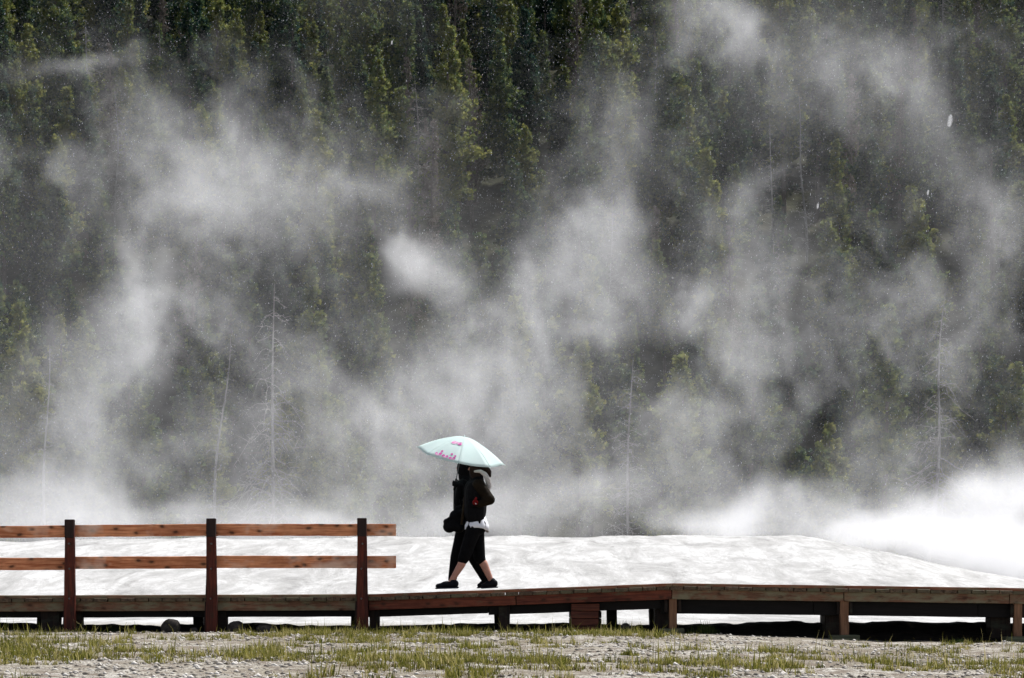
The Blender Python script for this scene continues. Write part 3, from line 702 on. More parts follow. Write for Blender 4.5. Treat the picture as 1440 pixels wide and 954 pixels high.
if rest:                                     # the wood beyond the 300 nearest: one object, crowns set on its points
    me = bpy.data.meshes.new('far_forest'); me.from_pydata([(x, y, float(HH(x, y)) - 0.1) for x, y, k, s in rest], [], [])
    for nm, typ, vals in (('kind', 'INT', [r_[2] for r_ in rest]), ('size', 'FLOAT', [r_[3] for r_ in rest]), ('turn', 'FLOAT', [random.uniform(0, 6.28) for r_ in rest])):
        at = me.attributes.new(nm, typ, 'POINT'); at.data.foreach_set('value', vals)
    me.materials.append(M['needle'])
    fo = obj_from('far_forest', me)
    ng = bpy.data.node_groups.new('far_forest', 'GeometryNodeTree')
    ng.interface.new_socket('Geometry', in_out='INPUT', socket_type='NodeSocketGeometry'); ng.interface.new_socket('Geometry', in_out='OUTPUT', socket_type='NodeSocketGeometry')
    nd, lk = ng.nodes, ng.links; gi, go, jn = nd.new('NodeGroupInput'), nd.new('NodeGroupOutput'), nd.new('GeometryNodeJoinGeometry')
    def attr(nm, typ):
        a = nd.new('GeometryNodeInputNamedAttribute'); a.data_type = typ; a.inputs['Name'].default_value = nm; return a.outputs[0]
    rot = nd.new('ShaderNodeCombineXYZ'); lk.new(attr('turn', 'FLOAT'), rot.inputs[2]); sizes, kinds_a = attr('size', 'FLOAT'), attr('kind', 'INT')
    for k in range(8):
        src = next(o for o in COL.objects if o.type == 'MESH' and o.data == kinds[k][1])
        oi = nd.new('GeometryNodeObjectInfo'); oi.inputs['Object'].default_value = src; oi.transform_space = 'ORIGINAL'; oi.inputs['As Instance'].default_value = True
        cp = nd.new('FunctionNodeCompare'); cp.data_type = 'INT'; cp.operation = 'EQUAL'; lk.new(kinds_a, cp.inputs[2]); cp.inputs[3].default_value = k
        ip = nd.new('GeometryNodeInstanceOnPoints'); lk.new(gi.outputs[0], ip.inputs['Points']); lk.new(cp.outputs[0], ip.inputs['Selection']); lk.new(oi.outputs['Geometry'], ip.inputs['Instance'])
        lk.new(rot.outputs[0], ip.inputs['Rotation']); lk.new(sizes, ip.inputs['Scale']); lk.new(ip.outputs[0], jn.inputs[0])
    lk.new(jn.outputs[0], go.inputs[0]); fo.modifiers.new('far_forest', 'NODES').node_group = ng
    tag(fo, 'dense far pine forest filling the slope between the nearer pines', 'forest', kind='stuff')

# ------------------------------------------------------------------ steam
def steam():
    mat = bpy.data.materials.new('steam'); mat.use_nodes = True; t = mat.node_tree; t.nodes.clear()
    pv = t.nodes.new('ShaderNodeVolumePrincipled'); ou = t.nodes.new('ShaderNodeOutputMaterial')
    pv.inputs['Color'].default_value = (0.99, 0.99, 1.0, 1); pv.inputs['Density'].default_value = 1.0; pv.inputs['Anisotropy'].default_value = 0.25
    t.links.new(pv.outputs[0], ou.inputs['Volume'])
    vol = bpy.data.volumes.new('steam'); o = link(bpy.data.objects.new('steam', vol)); vol.materials.append(mat)
    ng = bpy.data.node_groups.new('steam_field', 'GeometryNodeTree')
    ng.interface.new_socket('Geometry', in_out='INPUT', socket_type='NodeSocketGeometry'); ng.interface.new_socket('Geometry', in_out='OUTPUT', socket_type='NodeSocketGeometry')
    nd, lk = ng.nodes, ng.links
    def vm(op, a, b=None):
        m = nd.new('ShaderNodeVectorMath'); m.operation = op
        for k, v in ((0, a), (1, b)):
            if v is None: continue
            if isinstance(v, bpy.types.NodeSocket): lk.new(v, m.inputs[k])
            else: m.inputs[k].default_value = v
        return m.outputs['Value'] if op in ('DOT_PRODUCT', 'LENGTH') else m.outputs[0]
    def mm(op, a, b=0.0):
        m = nd.new('ShaderNodeMath'); m.operation = op
        for k, v in ((0, a), (1, b)):
            if isinstance(v, bpy.types.NodeSocket): lk.new(v, m.inputs[k])
            else: m.inputs[k].default_value = v
        return m.outputs[0]
    def nz(v, sc, det, rough, col=False, dist=0.0):
        m = nd.new('ShaderNodeTexNoise'); lk.new(v, m.inputs['Vector']); m.inputs['Scale'].default_value = sc; m.inputs['Detail'].default_value = det
        m.inputs['Roughness'].default_value = rough; m.inputs['Distortion'].default_value = dist
        return m.outputs['Color'] if col else m.outputs[0]
    pos = nd.new('GeometryNodeInputPosition').outputs[0]
    w1 = vm('MULTIPLY', vm('SUBTRACT', nz(pos, 0.075, 3, 0.55, True), (0.5, 0.5, 0.5)), (13, 11, 13))
    w2 = vm('MULTIPLY', vm('SUBTRACT', nz(pos, 0.28, 3, 0.6, True), (0.5, 0.5, 0.5)), (5.2, 4.0, 5.2))
    w3 = vm('MULTIPLY', vm('SUBTRACT', nz(pos, 0.8, 2, 0.6, True), (0.5, 0.5, 0.5)), (1.1, 1.1, 1.1))
    p = vm('ADD', vm('ADD', vm('ADD', pos, w1), w2), w3)
    pl = vm('ADD', vm('ADD', vm('ADD', pos, vm('MULTIPLY', w1, (0.22, 0.3, 0.16))), vm('MULTIPLY', w2, (0.55, 0.5, 0.55))), w3)
    total = None
    for px, py, y, rx, rz, ry, A in STEAM:
        c = P(px, py, y); k = y / F; ry *= 0.6 if (py > 684 and y < 85) else 0.34
        q_ = vm('MULTIPLY', vm('SUBTRACT', pl if py > 684 and y < 85 else p, tuple(c)), (1 / (rx * k), 1 / ry, 1 / (rz * k)))
        gss = mm('MULTIPLY', mm('EXPONENT', mm('MULTIPLY', vm('DOT_PRODUCT', q_, q_), -1.0)), A / ry / 1.77 * STEAM_K)
        total = gss if total is None else mm('ADD', total, gss)
    n1 = nz(vm('MULTIPLY', p, (1.15, 0.8, 0.66)), 0.24, 8, 0.74, False, 0.9)
    mr = nd.new('ShaderNodeMapRange'); mr.interpolation_type = 'SMOOTHSTEP'; lk.new(n1, mr.inputs[0]); mr.inputs[1].default_value = 0.38; mr.inputs[2].default_value = 0.63
    n2 = mr.outputs[0]
    den = mm('SUBTRACT', mm('MULTIPLY', total, mm('ADD', mm('MULTIPLY', n2, 1.5), 0.30)), mm('MULTIPLY', mm('SUBTRACT', 1.0, n2), ERODE))
    den = mm('MAXIMUM', mm('SUBTRACT', den, 0.0006), 0.0)
    # thin drifting veil close to the trees
    m3 = nd.new('ShaderNodeMapRange'); m3.interpolation_type = 'SMOOTHSTEP'; lk.new(nz(vm('ADD', pos, w2), 0.05, 5, 0.6), m3.inputs[0]); m3.inputs[1].default_value = 0.40; m3.inputs[2].default_value = 0.62
    sy = nd.new('ShaderNodeSeparateXYZ'); lk.new(pos, sy.inputs[0])
    dy = mm('DIVIDE', mm('SUBTRACT', sy.outputs[1], 126.0), 6.0)
    den = mm('ADD', den, mm('MULTIPLY', mm('MULTIPLY', m3.outputs[0], mm('EXPONENT', mm('MULTIPLY', mm('MULTIPLY', dy, dy), -1.0))), 0.007))
    vc = nd.new('GeometryNodeVolumeCube'); lk.new(den, vc.inputs['Density'])
    mn, mx, vx = (-40, 60, -0.5), (40, 140, 45), 0.32
    vc.inputs['Min'].default_value = mn; vc.inputs['Max'].default_value = mx
    for ax, i in (('X', 0), ('Y', 1), ('Z', 2)): vc.inputs['Resolution ' + ax].default_value = int((mx[i] - mn[i]) / vx)
    sm = nd.new('GeometryNodeSetMaterial'); sm.inputs['Material'].default_value = mat
    go = nd.new('NodeGroupOutput'); nd.new('NodeGroupInput')
    lk.new(vc.outputs[0], sm.inputs[0]); lk.new(sm.outputs[0], go.inputs[0])
    md = o.modifiers.new('steam', 'NODES'); md.node_group = ng
    tag(o, 'white geyser steam drifting up in billows before the forest', 'steam', kind='stuff')
STEAM_K, ERODE = 0.33, 0.028
# (photo column, row, distance, half widths across / up in photo px, half depth in m, optical thickness)
STEAM = [
    # low bank behind the mound
    (1300, 775, 77, 200, 22, 6, 3.41), (1180, 752, 76, 120, 16, 5, 2.92), (1010, 748, 78, 130, 14, 6, 1.70),
    (925, 736, 79, 24, 20, 5, 1.94), (985, 745, 78, 26, 14, 4, 1.94), (1045, 735, 79, 26, 22, 5, 2.43), (1085, 722, 80, 26, 26, 5, 2.92), (1140, 716, 80, 34, 30, 5, 3.41), (1180, 730, 78, 28, 22, 5, 3.41),
    (1225, 738, 77, 30, 24, 5, 3.41), (1265, 708, 81, 30, 36, 5, 3.41), (1312, 722, 79, 34, 30, 5, 3.89), (1345, 690, 83, 30, 34, 5, 2.92), (1395, 702, 81, 36, 40, 5, 3.89), (1440, 690, 83, 40, 46, 5, 3.41), (1380, 760, 76, 60, 34, 5, 4.38), (1450, 780, 75, 60, 34, 5, 4.38), (1270, 762, 75, 60, 22, 5, 3.89), (1340, 795, 73, 60, 18, 4, 3.41),
    (120, 748, 69, 190, 16, 4, 2.2), (420, 748, 69, 170, 13, 4, 1.8), (640, 748, 71, 120, 9, 4, 1.0),
    (300, 735, 84, 420, 40, 10, 2.0), (80, 700, 88, 130, 60, 9, 2.2), (700, 730, 86, 300, 40, 9, 1.4),
    # broad veil
    (650, 660, 118, 700, 75, 14, 1.5), (620, 520, 122, 420, 110, 14, 0.6), (230, 190, 124, 330, 110, 8, 0.75), (1110, 450, 126, 230, 150, 8, 0.65), (1320, 500, 124, 110, 110, 8, 0.4), (330, 440, 124, 160, 130, 8, 0.6), (1180, 120, 126, 280, 90, 8, 0.65), (1400, 300, 126, 120, 150, 8, 0.4), (870, 300, 124, 120, 130, 8, 0.35), (-250, 560, 110, 200, 150, 8, 1.0), (1720, 640, 100, 220, 110, 8, 1.4), (1650, 330, 118, 160, 140, 8, 0.6),
    # left column
    (110, 640, 96, 80, 70, 9, 2.0), (190, 520, 100, 75, 75, 9, 1.9), (250, 420, 104, 80, 60, 9, 1.5), (340, 320, 108, 110, 50, 9, 1.2), (480, 270, 110, 90, 40, 8, 1.1), (585, 345, 106, 36, 48, 7, 2.2), (300, 250, 112, 110, 50, 8, 0.8),
    (30, 245, 108, 50, 30, 8, 1.3), (120, 92, 116, 90, 20, 8, 1.0), (40, 560, 100, 60, 70, 8, 0.8), (330, 120, 118, 50, 40, 8, 0.5),
    # centre plume
    (550, 570, 98, 90, 60, 9, 1.3), (630, 490, 102, 100, 65, 9, 1.7), (740, 410, 106, 95, 60, 9, 1.6), (795, 310, 110, 62, 80, 9, 1.4), (815, 200, 114, 40, 55, 8, 1.0), (690, 560, 104, 130, 70, 9, 0.45), (900, 200, 118, 70, 50, 8, 0.5),
    # right
    (960, 440, 108, 66, 56, 9, 1.1), (1025, 520, 104, 56, 66, 9, 1.4), (980, 630, 100, 130, 45, 9, 0.9), (1010, 40, 118, 56, 50, 9, 1.5), (930, 80, 120, 40, 50, 8, 0.6), (1150, 400, 114, 70, 55, 9, 0.9), (1290, 130, 120, 50, 32, 8, 0.8),
    (1410, 330, 112, 50, 80, 9, 1.3), (1270, 630, 104, 60, 45, 8, 1.1), (1080, 290, 118, 46, 60, 8, 0.7), (1160, 500, 110, 55, 45, 8, 0.5),
]
steam()

# ------------------------------------------------------------------ falling sleet
n = 60000
y = 42 + 63 * rng.random(n) ** 0.8; x = (rng.random(n) * 2 - 1) * (y * 0.275 + 1); z = 2.0 + rng.random(n) * (y * 0.30)
s = 0.003 + 0.0055 * rng.random(n) ** 3
big_ = [(1336, 170, 14.0), (1305, 271, 17.0), (1150, 290, 16.0), (551, 60, 18.0)]
V = oct_[None] * s[:, None, None] * np.array([0.75, 0.75, 2.6]); V[:, 4, 0] += 0.4 * s; V[:, 5, 0] -= 0.4 * s
V = V + np.stack([x, y, z], -1)[:, None]; VV = [V.reshape(-1, 3)]
Fc = (of[None] + (np.arange(n) * 6)[:, None, None]).reshape(-1, 3)
fl = obj_from('falling_sleet', mesh_np('falling_sleet', np.concatenate(VV), Fc, False, M['sleet'])); tag(fl, 'fine white sleet falling through the air before the forest', 'sleet', kind='stuff')
for (a, b, c, k_), lab in zip(((1336, 170, 14.0, 0.9), (1305, 271, 17.0, 0.4), (1150, 290, 16.0, 0.4), (551, 60, 18.0, 0.3)),
        ('largest pale oval flake of wet snow in the air before the slope', 'small pale flake falling below the largest flake', 'small pale flake falling before the dark pine gap', 'tiny pale flake falling before the dark top pines')):
    p = P(a, b, c); f_ = MB().ellipsoid((0, 0, 0), (0.021 * k_ * c / 14, 0.02 * k_, 0.050 * k_ * c / 14), n=16, m=12).build('snow_flake', M['flake'], None, True); f_.location = p; f_.rotation_euler = (0, 0.12, 0)
    tag(f_, lab, 'flake', 'larger flakes in the air')

# ------------------------------------------------------------------ people
def hand(mb, wrist, palm_dir, finger_dir, thumb_dir, curl):
    """palm, four unequal bent fingers and a thumb from the side of the palm"""
    wrist, d, t = Vector(wrist), Vector(finger_dir).normalized(), Vector(thumb_dir).normalized()
    nrm = Vector(palm_dir).normalized()
    pc = wrist + d * 0.05
    mb.capsule(wrist, wrist + d * 0.03, 0.026, 0.030, 10); mb.ellipsoid(pc, (0.036, 0.036, 0.036), n=10, m=8)
    for i, L in enumerate((0.070, 0.078, 0.072, 0.056)):
        b = pc + d * 0.03 + t * (0.027 - 0.018 * i)
        k1 = b + (d * math.cos(curl * 0.5) + nrm * math.sin(curl * 0.5)) * L * 0.45
        k2 = k1 + (d * math.cos(curl) + nrm * math.sin(curl)) * L * 0.32
        k3 = k2 + (d * math.cos(curl * 1.6) + nrm * math.sin(curl * 1.6)) * L * 0.24
        for a, c, r0, r1 in ((b, k1, 0.0115, 0.0105), (k1, k2, 0.0105, 0.010), (k2, k3, 0.010, 0.009)): mb.capsule(a, c, r0, r1, 8)
    b = wrist + d * 0.025 + t * 0.03; k1 = b + (t * 0.7 + d * 0.6 + nrm * 0.3).normalized() * 0.034; k2 = k1 + (d * 0.7 + nrm * 0.7).normalized() * 0.028
    mb.capsule(b, k1, 0.013, 0.010, 8); mb.capsule(k1, k2, 0.010, 0.009, 8)

def person(y, J, label, style):
    """J: joints as (photo column, row, offset in depth). The person walks towards -X."""
    G = {k: P(v[0], v[1], y) + Vector((0, v[2], 0)) for k, v in J.items()}
    fz = lambda p: deckz(p.x)
    body = MB(); dark_hands = []
    hd = G['head']; fw = Vector((-1, 0, -0.06)).normalized()
    body.ellipsoid(hd + Vector((0.012, 0, 0.02)), (0.098, 0.076, 0.108)); body.ellipsoid(hd + Vector((-0.035, 0, -0.045)), (0.06, 0.056, 0.072))
    body.capsule(hd + Vector((-0.092, 0, 0.005)), hd + Vector((-0.112, 0, -0.030)), 0.010, 0.015, 8)      # nose
    body.capsule(hd + Vector((-0.094, -0.02, -0.062)), hd + Vector((-0.094, 0.02, -0.062)), 0.008, 0.008, 8)  # lips
    body.ellipsoid(hd + Vector((-0.072, 0, -0.102)), (0.024, 0.028, 0.02))                                  # chin
    for s in (-1, 1): body.ellipsoid(hd + Vector((0.018, s * 0.076, -0.012)), (0.020, 0.009, 0.032), n=10, m=8)  # ears
    body.capsule(G['neck'] + Vector((0, 0, -0.02)), hd + Vector((0.01, 0, -0.05)), 0.056, 0.052)
    body.capsule(G['chest'], G['chest'] + Vector((0, 0, 0.06)), 0.105, 0.10); body.capsule(G['pelvis'], G['chest'], 0.105, 0.105)
    for s in (-1, 1): body.capsule(G['chest'] + Vector((0, s * 0.06, 0.02)), G['chest'] + Vector((0, s * 0.05, 0.1)), 0.09, 0.08); body.ellipsoid(G['pelvis'] + Vector((0.02, s * 0.07, -0.02)), (0.11, 0.09, 0.115))
    legs = (('hipN', 'kneeN', 'ankN', 'toeN'), ('hipF', 'kneeF', 'ankF', 'toeF'))
    arms = (('shN', 'elN', 'wrN'), ('shF', 'elF', 'wrF'))
    for a, b, c, t in legs:
        body.capsule(G[a], G[b], 0.082, 0.056); 
        mid = G[b].lerp(G[c], 0.3) + Vector((0.014, 0, 0)); body.capsule(G[b], mid, 0.052, 0.054); body.capsule(mid, G[c], 0.053, 0.034)
        body.capsule(G[c] + Vector((0.02, 0, -0.02)), G[c].lerp(G[t], 0.7), 0.030, 0.018)
    for i, (a, b, c) in enumerate(arms):
        body.capsule(G[a], G[b], 0.048, 0.038); body.capsule(G[b], G[c], 0.038, 0.026)
        sdn = -1 if i == 0 else 1; st_ = style['hands'][i]
        gl_ = MB(); hand(gl_, G[c], st_[0], st_[1], st_[2], st_[3]); gl_.capsule(G[b].lerp(G[c], 0.8), G[c], 0.036, 0.032, 10); dark_hands.append(gl_)
    root = skin(body, 'person', M['skin'], 0.0075, 3); tag(root, label, 'person')
    def child(mb, name, mat, voxel=0.011, sm=4):
        return skin(mb, name, M[mat], voxel, sm, root)
    for gl_ in dark_hands: skin(gl_, 'glove', M['coat'], 0.0065, 2, root)  # hands coloured coat black to stay dark in silhouette
    # trousers
    lg = MB(); lg.capsule(G['pelvis'], G['pelvis'] + Vector((0, 0, 0.05)), 0.125, 0.12)
    for s in (-1, 1): lg.ellipsoid(G['pelvis'] + Vector((0.025, s * 0.07, -0.02)), (0.125, 0.10, 0.125))
    for a, b, c, t in legs:
        lg.capsule(G[a], G[b], 0.100, style['knee'])
        e = G[b].lerp(G[c], style['hem']); lg.capsule(G[b], e, style['knee'], style['cuff'])
    child(lg, 'trousers', 'legging', 0.010)
    # shoes
    for a, b, c, t in legs:
        sh = MB(); A, T = G[c], G[t]; gz = min(A.z, T.z) 
        hl = A + Vector((0.045, 0, 0)); hl.z = A.z - 0.045
        sh.ellipsoid(hl + Vector((-0.01, 0, 0.012)), (0.052, 0.040, 0.046)); sh.capsule(A + Vector((0.015, 0, -0.005)), hl, 0.042, 0.04)
        m_ = hl.lerp(T, 0.55); sh.capsule(hl, m_ + Vector((0, 0, 0.01)), 0.042, 0.043); sh.capsule(m_, T + Vector((0.03, 0, 0)), 0.043, 0.032)
        sob = child(sh, 'shoe', 'shoe', 0.008, 3)
        sl2 = MB(); sl2.board(hl + Vector((0.045, 0, -0.040)), T + Vector((-0.005, 0, -0.030)), 0.078, 0.018, n=4, ch=0.007)
        ss_ = sl2.build('sole', M['sole'], sob, True)
    # jacket
    jk = MB(); ch = G['chest']; bt = G['hem']
    jk.capsule(bt + Vector((0, 0, 0.10)), ch + Vector((0.0, 0, 0.03)), 0.148, 0.155)
    for s in (-1, 1):
        jk.capsule(bt + Vector((0, s * 0.075, 0.06)), ch + Vector((0.005, s * 0.075, 0.02)), style['jb'], 0.138); jk.capsule(ch + Vector((0, s * 0.07, 0.02)), G['neck'] + Vector((0, s * 0.05, -0.03)), 0.11, 0.07)
    jk.capsule(G['neck'] + Vector((0, 0, -0.04)), G['neck'] + Vector((-0.012, 0, 0.075)), 0.09, 0.088)
    jo = child(jk, 'jacket', style['jm'], 0.012, 3)
    for i, (a, b, c) in enumerate(arms):
        sv = MB(); sv.capsule(G[a] + Vector((0, 0, 0)), G[b], 0.080, 0.068); sv.capsule(G[b], G[b].lerp(G[c], 0.93), 0.068, 0.046)
        for q in range(3):
            p0 = G[a].lerp(G[b], 0.35 + 0.25 * q); sv.ellipsoid(p0, (0.082, 0.078, 0.04), n=12, m=8)
        skin(sv, 'sleeve', M[style['sm'][i]], 0.011, 3, root)
    # hair
    hr = MB(); hr.ellipsoid(hd + Vector((0.028, 0, 0.035)), (0.105, 0.090, 0.105)); hr.ellipsoid(hd + Vector((0.065, 0, -0.02)), (0.062, 0.082, 0.10))
    if style['hair'] == 'long': hr.capsule(hd + Vector((0.085, 0, -0.03)), hd + Vector((0.115, 0, -0.20)), 0.055, 0.035)
    if style['hair'] == 'hood': hr.ellipsoid(hd + Vector((0.015, 0, -0.03)), (0.135, 0.115, 0.145))
    else:
        for s in (-1, 1): hr.ellipsoid(hd + Vector((-0.03, s * 0.066, -0.045)), (0.082, 0.036, 0.125))
    child(hr, 'hair' if style['hair'] != 'hood' else 'hood', 'hair' if style['hair'] != 'hood' else style['jm'], 0.009, 2)
    for s in (-1, 1):
        ey = MB(); ey.ellipsoid(hd + Vector((-0.078, s * 0.032, 0.004)), (0.012, 0.012, 0.009), n=8, m=6); ey.build('eye', M['eye'], root, True)
    return root, G

UP_C = P(648.0, 641.0, 25.70)
a1, a2 = R(11.6), R(13.5)
uax = Vector((math.sin(a1) * math.cos(a2), -math.sin(a2), math.cos(a1) * math.cos(a2))).normalized()
GRIP = UP_C - uax * 0.365                    # the shaft is held here
pxg = 720 + GRIP.x / GRIP.y * F; pyg = HOR - (GRIP.z - ZC) / GRIP.y * F
YA, YBP = 25.55, 26.02
pa, GA = person(YA, {
    'head': (672, 657, 0), 'neck': (671, 674, 0), 'chest': (669, 693, 0), 'pelvis': (668, 738, 0), 'hem': (668, 731, 0),
    'hipN': (666, 746, -.085), 'kneeN': (653, 784, -.09), 'ankN': (635, 817.5, -.09), 'toeN': (613, 824.5, -.10),
    'hipF': (670, 746, .085), 'kneeF': (674, 784, .08), 'ankF': (690.5, 816.5, .08), 'toeF': (677, 824, .08),
    'shN': (673, 683, -.165), 'elN': (689, 704, -.20), 'wrN': (673, 711, -.245),
    'shF': (668, 683, .165), 'elF': (656, 706, .17), 'wrF': (660, 712, .10)},
    'person in black jacket over white shirt with cropped leggings and bare calves', dict(knee=0.078, hem=0.10, cuff=0.070, jb=0.132, jm='jacket', sm=('sleeve', 'jacket'), hair='short',
    hands=(((0, 0.6, 0.5), (-1, 0.1, 0.12), (0, 0.2, 1), 1.0), ((0, -0.6, 0.5), (-1, -0.1, 0.3), (0, 0.2, 1), 0.9))))
pb_, GB = person(YBP, {
    'head': (655, 656, 0), 'neck': (655, 674, 0), 'chest': (654, 694, 0), 'pelvis': (654, 738, 0), 'hem': (653, 727, 0),
    'hipN': (652, 746, -.085), 'kneeN': (642, 784, -.09), 'ankN': (636, 817, -.09), 'toeN': (616, 824, -.10),
    'hipF': (656, 746, .085), 'kneeF': (667, 786, .08), 'ankF': (683, 816, .08), 'toeF': (671, 823.5, .08),
    'shN': (651, 683, -.165), 'elN': (646, 708, -.19), 'wrN': (pxg + 7.5, pyg + 5, GRIP.y - YBP - 0.035),
    'shF': (651, 683, .165), 'elF': (653, 709, .19), 'wrF': (652, 716, .08)},
    'person in long dark trousers and dark hooded coat gripping the umbrella', dict(knee=0.080, hem=0.92, cuff=0.058, jb=0.136, jm='coat', sm=('coat', 'coat'), hair='hood',
    hands=(((0, 1, 0), (-0.95, 0.05, 0.3), (0.2, 0, 1), 1.7), ((0, -0.6, 0.5), (-1, -0.1, 0.5), (0, 0.2, 1), 0.9))))
# white shirt hem below the near jacket, pale arc of capsules over the shoulder
sh = MB()
pv = GA['pelvis']; rows_ = []
for i, (dz, ex) in enumerate(((0.11, -0.05), (0.05, -0.03), (-0.01, -0.004), (-0.062, -0.002))):
    ring = []
    for k in range(40):
        a = 2 * math.pi * k / 40; wob = 0.006 * math.sin(7 * a + i) + 0.008 * math.sin(11 * a) * (i / 3)
        dr = 0.02 * math.cos(a) * (-1 if i == 3 else 0)
        ring.append(pv + Vector(((0.152 + ex + wob) * math.cos(a) + 0.022, (0.182 + ex + wob) * math.sin(a), dz + (dr if i == 3 else 0) - (0.02 * math.sin(a * 2 + 1) if i == 3 else 0))))
    rows_.append(ring)
fs = [(i * 40 + k, i * 40 + (k + 1) % 40, (i + 1) * 40 + (k + 1) % 40, (i + 1) * 40 + k) for i in range(3) for k in range(40)]
sh.add([v for r in rows_ for v in r], fs); so_ = sh.build('shirt_hem', M['shirt'], pa, True); so_['label'] = 'white shirt hem showing below the jacket'
so_.modifiers.new('t', 'SOLIDIFY').thickness = 0.004
sc_ = MB()
path = [P(668, 664, YA) + Vector((0, -0.13, 0)), P(676, 664, YA) + Vector((0, -0.145, 0)), P(682, 668, YA) + Vector((0, -0.15, 0)), P(686, 675, YA) + Vector((0, -0.14, 0)), P(688, 684, YA) + Vector((0, -0.11, 0)), P(686, 692, YA) + Vector((0, -0.09, 0))]
for p0, p1, r0, r1 in zip(path[:-1], path[1:], (0.016, 0.024, 0.032, 0.036, 0.034), (0.024, 0.032, 0.036, 0.034, 0.024)): sc_.capsule(p0, p1, r0, r1, 10)
so2 = skin(sc_, 'arc', M['arc'], 0.009, 2, pa); so2['label'] = 'pale arc over the shoulder'
hk = MB(); hk.capsule(P(680, 657, YA) + Vector((0, -0.07, 0)), P(687, 664, YA) + Vector((0, -0.05, 0)), 0.05, 0.04); hk.capsule(P(687, 664, YA) + Vector((0, -0.05, 0)), P(689, 670, YA) + Vector((0, -0.05, 0)), 0.04, 0.02)
skin(hk, 'hair_bun', M['hair'], 0.009, 2, pa)

# red pouch in the near hand
rp = MB(); c = P(669, 708, YA) + Vector((0, -0.285, 0)); rp.ellipsoid(c, (0.038, 0.022, 0.036), n=14, m=9); rp.capsule(c + Vector((0, 0, 0.03)), c + Vector((0.01, 0, 0.055)), 0.016, 0.012, 8)
ro = rp.build('red_pouch', M['red'], None, True); tag(ro, 'small red pouch with a pale button held against the black jacket', 'pouch')
b_ = MB(); b_.ellipsoid(c + Vector((0.006, -0.021, -0.018)), (0.008, 0.005, 0.008), n=10, m=6); b_.build('button', M['shirt'], ro, True)

# shoulder bag
bg = empty('shoulder_bag', P(634, 752, 25.66)); tag(bg, 'soft black shoulder bag swinging ahead of the couple', 'bag')
yb = 25.66; m_ = MB()
for px, py, rr in ((636, 737, 0.105), (632, 741, 0.085), (641, 726, 0.085), (645, 741, 0.085), (628, 734, 0.045), (649, 722, 0.06)): m_.ellipsoid(P(px, py, yb), (rr, 0.075, rr * 0.95))
m_.capsule(P(643, 716, yb), P(650, 712, yb), 0.035, 0.03)
o = skin(m_, 'bag_body', M['bag'], 0.01, 4, bg); o.matrix_parent_inverse = Matrix.Translation(bg.location).inverted()
m_ = MB(); m_.board(P(626, 733, yb - 0.08), P(644, 722, yb - 0.08), 0.012, 0.03, n=3, ch=0.004); part(m_, 'zip_flap', M['bag'], bg)
m_ = MB(); m_.tube([P(649, 738, yb - 0.075), P(651, 722, yb - 0.11), P(653, 705, yb - 0.13), P(656, 688, yb - 0.10), P(660, 680, yb - 0.02)], 0.017, 8); part(m_, 'strap', M['strap'], bg, True)

# ------------------------------------------------------------------ umbrella
um = empty('umbrella', GRIP - uax * 0.10)
tag(um, 'pale mint umbrella with pink printed marks held over the couple', 'umbrella')
Rm = uax.to_track_quat('Z', 'Y').to_matrix()
ex = Vector((math.cos(a1), 0, -math.sin(a1))); ex = (ex - uax * ex.dot(uax)).normalized(); ey = uax.cross(ex)
RAD, HGT = 0.575, 0.25
def can(r, ang, lift=0.0):
    """point on the canopy: r 0..1, ang radians; rib lines at multiples of 45 degrees"""
    f = ang / (math.pi / 4); fr = f - math.floor(f); sag = math.sin(math.pi * fr)
    poly = math.cos(math.pi / 8) / math.cos((fr - 0.5) * math.pi / 4)          # straight hem between rib tips
    rr = RAD * r * (1 + (poly - 1) * (0.25 + 0.75 * r)) * (1 - 0.02 * sag * r ** 3)
    z = HGT * (1 - r ** 1.6) - 0.022 * sag * r * (1 - r * 0.4) + lift
    return UP_C + ex * (rr * math.cos(ang)) + ey * (rr * math.sin(ang)) + uax * z
def upart(mb, name, mat, parent=um, smooth=False):
    o = mb.build(name, mat, parent, smooth)
    o.matrix_parent_inverse = Matrix.Translation(um.location).inverted() if parent is um else parent.matrix_parent_inverse.copy() @ Matrix.Identity(4)
    return o
panels = []
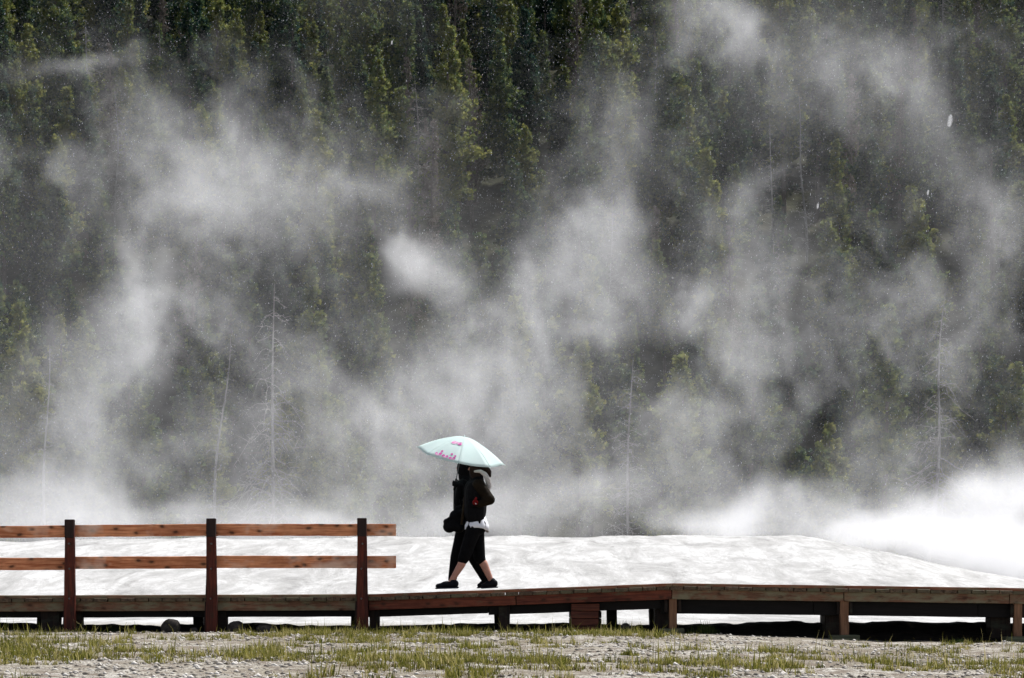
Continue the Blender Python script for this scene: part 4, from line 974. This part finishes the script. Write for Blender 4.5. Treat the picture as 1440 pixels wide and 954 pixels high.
for k in range(8):
    mb = MB(); nr_, na = 12, 9; vv = []
    for i in range(nr_ + 1):
        for j in range(na): vv.append(can(max(0.015, i / nr_), (k + j / (na - 1) * 0.999) * math.pi / 4))
    ff = [(i * na + j, (i + 1) * na + j, (i + 1) * na + j + 1, i * na + j + 1) for i in range(nr_) for j in range(na - 1)]
    mb.add(vv, ff); o = upart(mb, 'canopy_panel', M['canopy'], um, True); o.modifiers.new('t', 'SOLIDIFY').thickness = 0.0025; panels.append(o)
    mb = MB(); mb.tube([can(0.05 + 0.95 * t, k * math.pi / 4, -0.010) for t in np.linspace(0, 1, 10)], 0.003, 6); upart(mb, 'rib', M['shaft'])
    tp = can(1.0, k * math.pi / 4, -0.004); mb = MB(); mb.capsule(tp - (tp - UP_C).normalized() * 0.012, tp + (tp - UP_C).normalized() * 0.010, 0.006, 0.004, 8); upart(mb, 'rib_tip', M['canopy'])
mb = MB(); mb.tube([GRIP - uax * 0.02, UP_C + uax * (HGT - 0.01)], 0.006, 8); upart(mb, 'shaft', M['shaft'])
mb = MB(); mb.capsule(UP_C + uax * (HGT - 0.005), UP_C + uax * (HGT + 0.018), 0.010, 0.005, 10); upart(mb, 'ferrule', M['canopy'])
mb = MB(); mb.capsule(GRIP - uax * 0.085, GRIP + uax * 0.05, 0.015, 0.013, 12); upart(mb, 'handle', M['bag'])
# printed marks on the panel facing the camera (flat print laid on the cloth)
def mark(pts, mat, panel):
    """pts: list of (r, angle, size_r, size_a) small soft patches"""
    for r, a, sr, sa in pts:
        mb = MB(); nn_ = 9; vv = [can(r, a, 0.007)]
        for k in range(nn_):
            t = 2 * math.pi * k / nn_; j = random.uniform(0.75, 1.15); vv.append(can(min(0.985, r + 1.35 * sr * math.sin(t) * j), a + 1.35 * sa * math.cos(t) * j / max(r, .2), 0.007))
        mb.add(vv, [(0, 1 + k, 1 + (k + 1) % nn_) for k in range(nn_)])
        mb.build('printed_mark', mat, panels[panel])
A0 = math.radians(-112)                      # panel between two front ribs
mark([(0.90, R(-127), .02, .022), (0.88, R(-121), .03, .03), (0.90, R(-115), .028, .03), (0.90, R(-109), .03, .03), (0.92, R(-103), .025, .03), (0.91, R(-97), .03, .03), (0.80, R(-122), .02, .022), (0.80, R(-103), .022, .025), (0.84, R(-96), .018, .02)], M['pink'], 5)
mark([(0.92, R(-124), .02, .04), (0.93, R(-112), .02, .05), (0.93, R(-99), .02, .04)], M['palepink'], 5)
mark([(0.42, R(-118), .05, .05), (0.42, R(-98), .05, .04), (0.40, R(-108), .03, .05)], M['palepink'], 5)
mark([(0.43, R(-121), .025, .025), (0.44, R(-97), .03, .03)], M['pink'], 5)

print('objects', len(SC.objects))
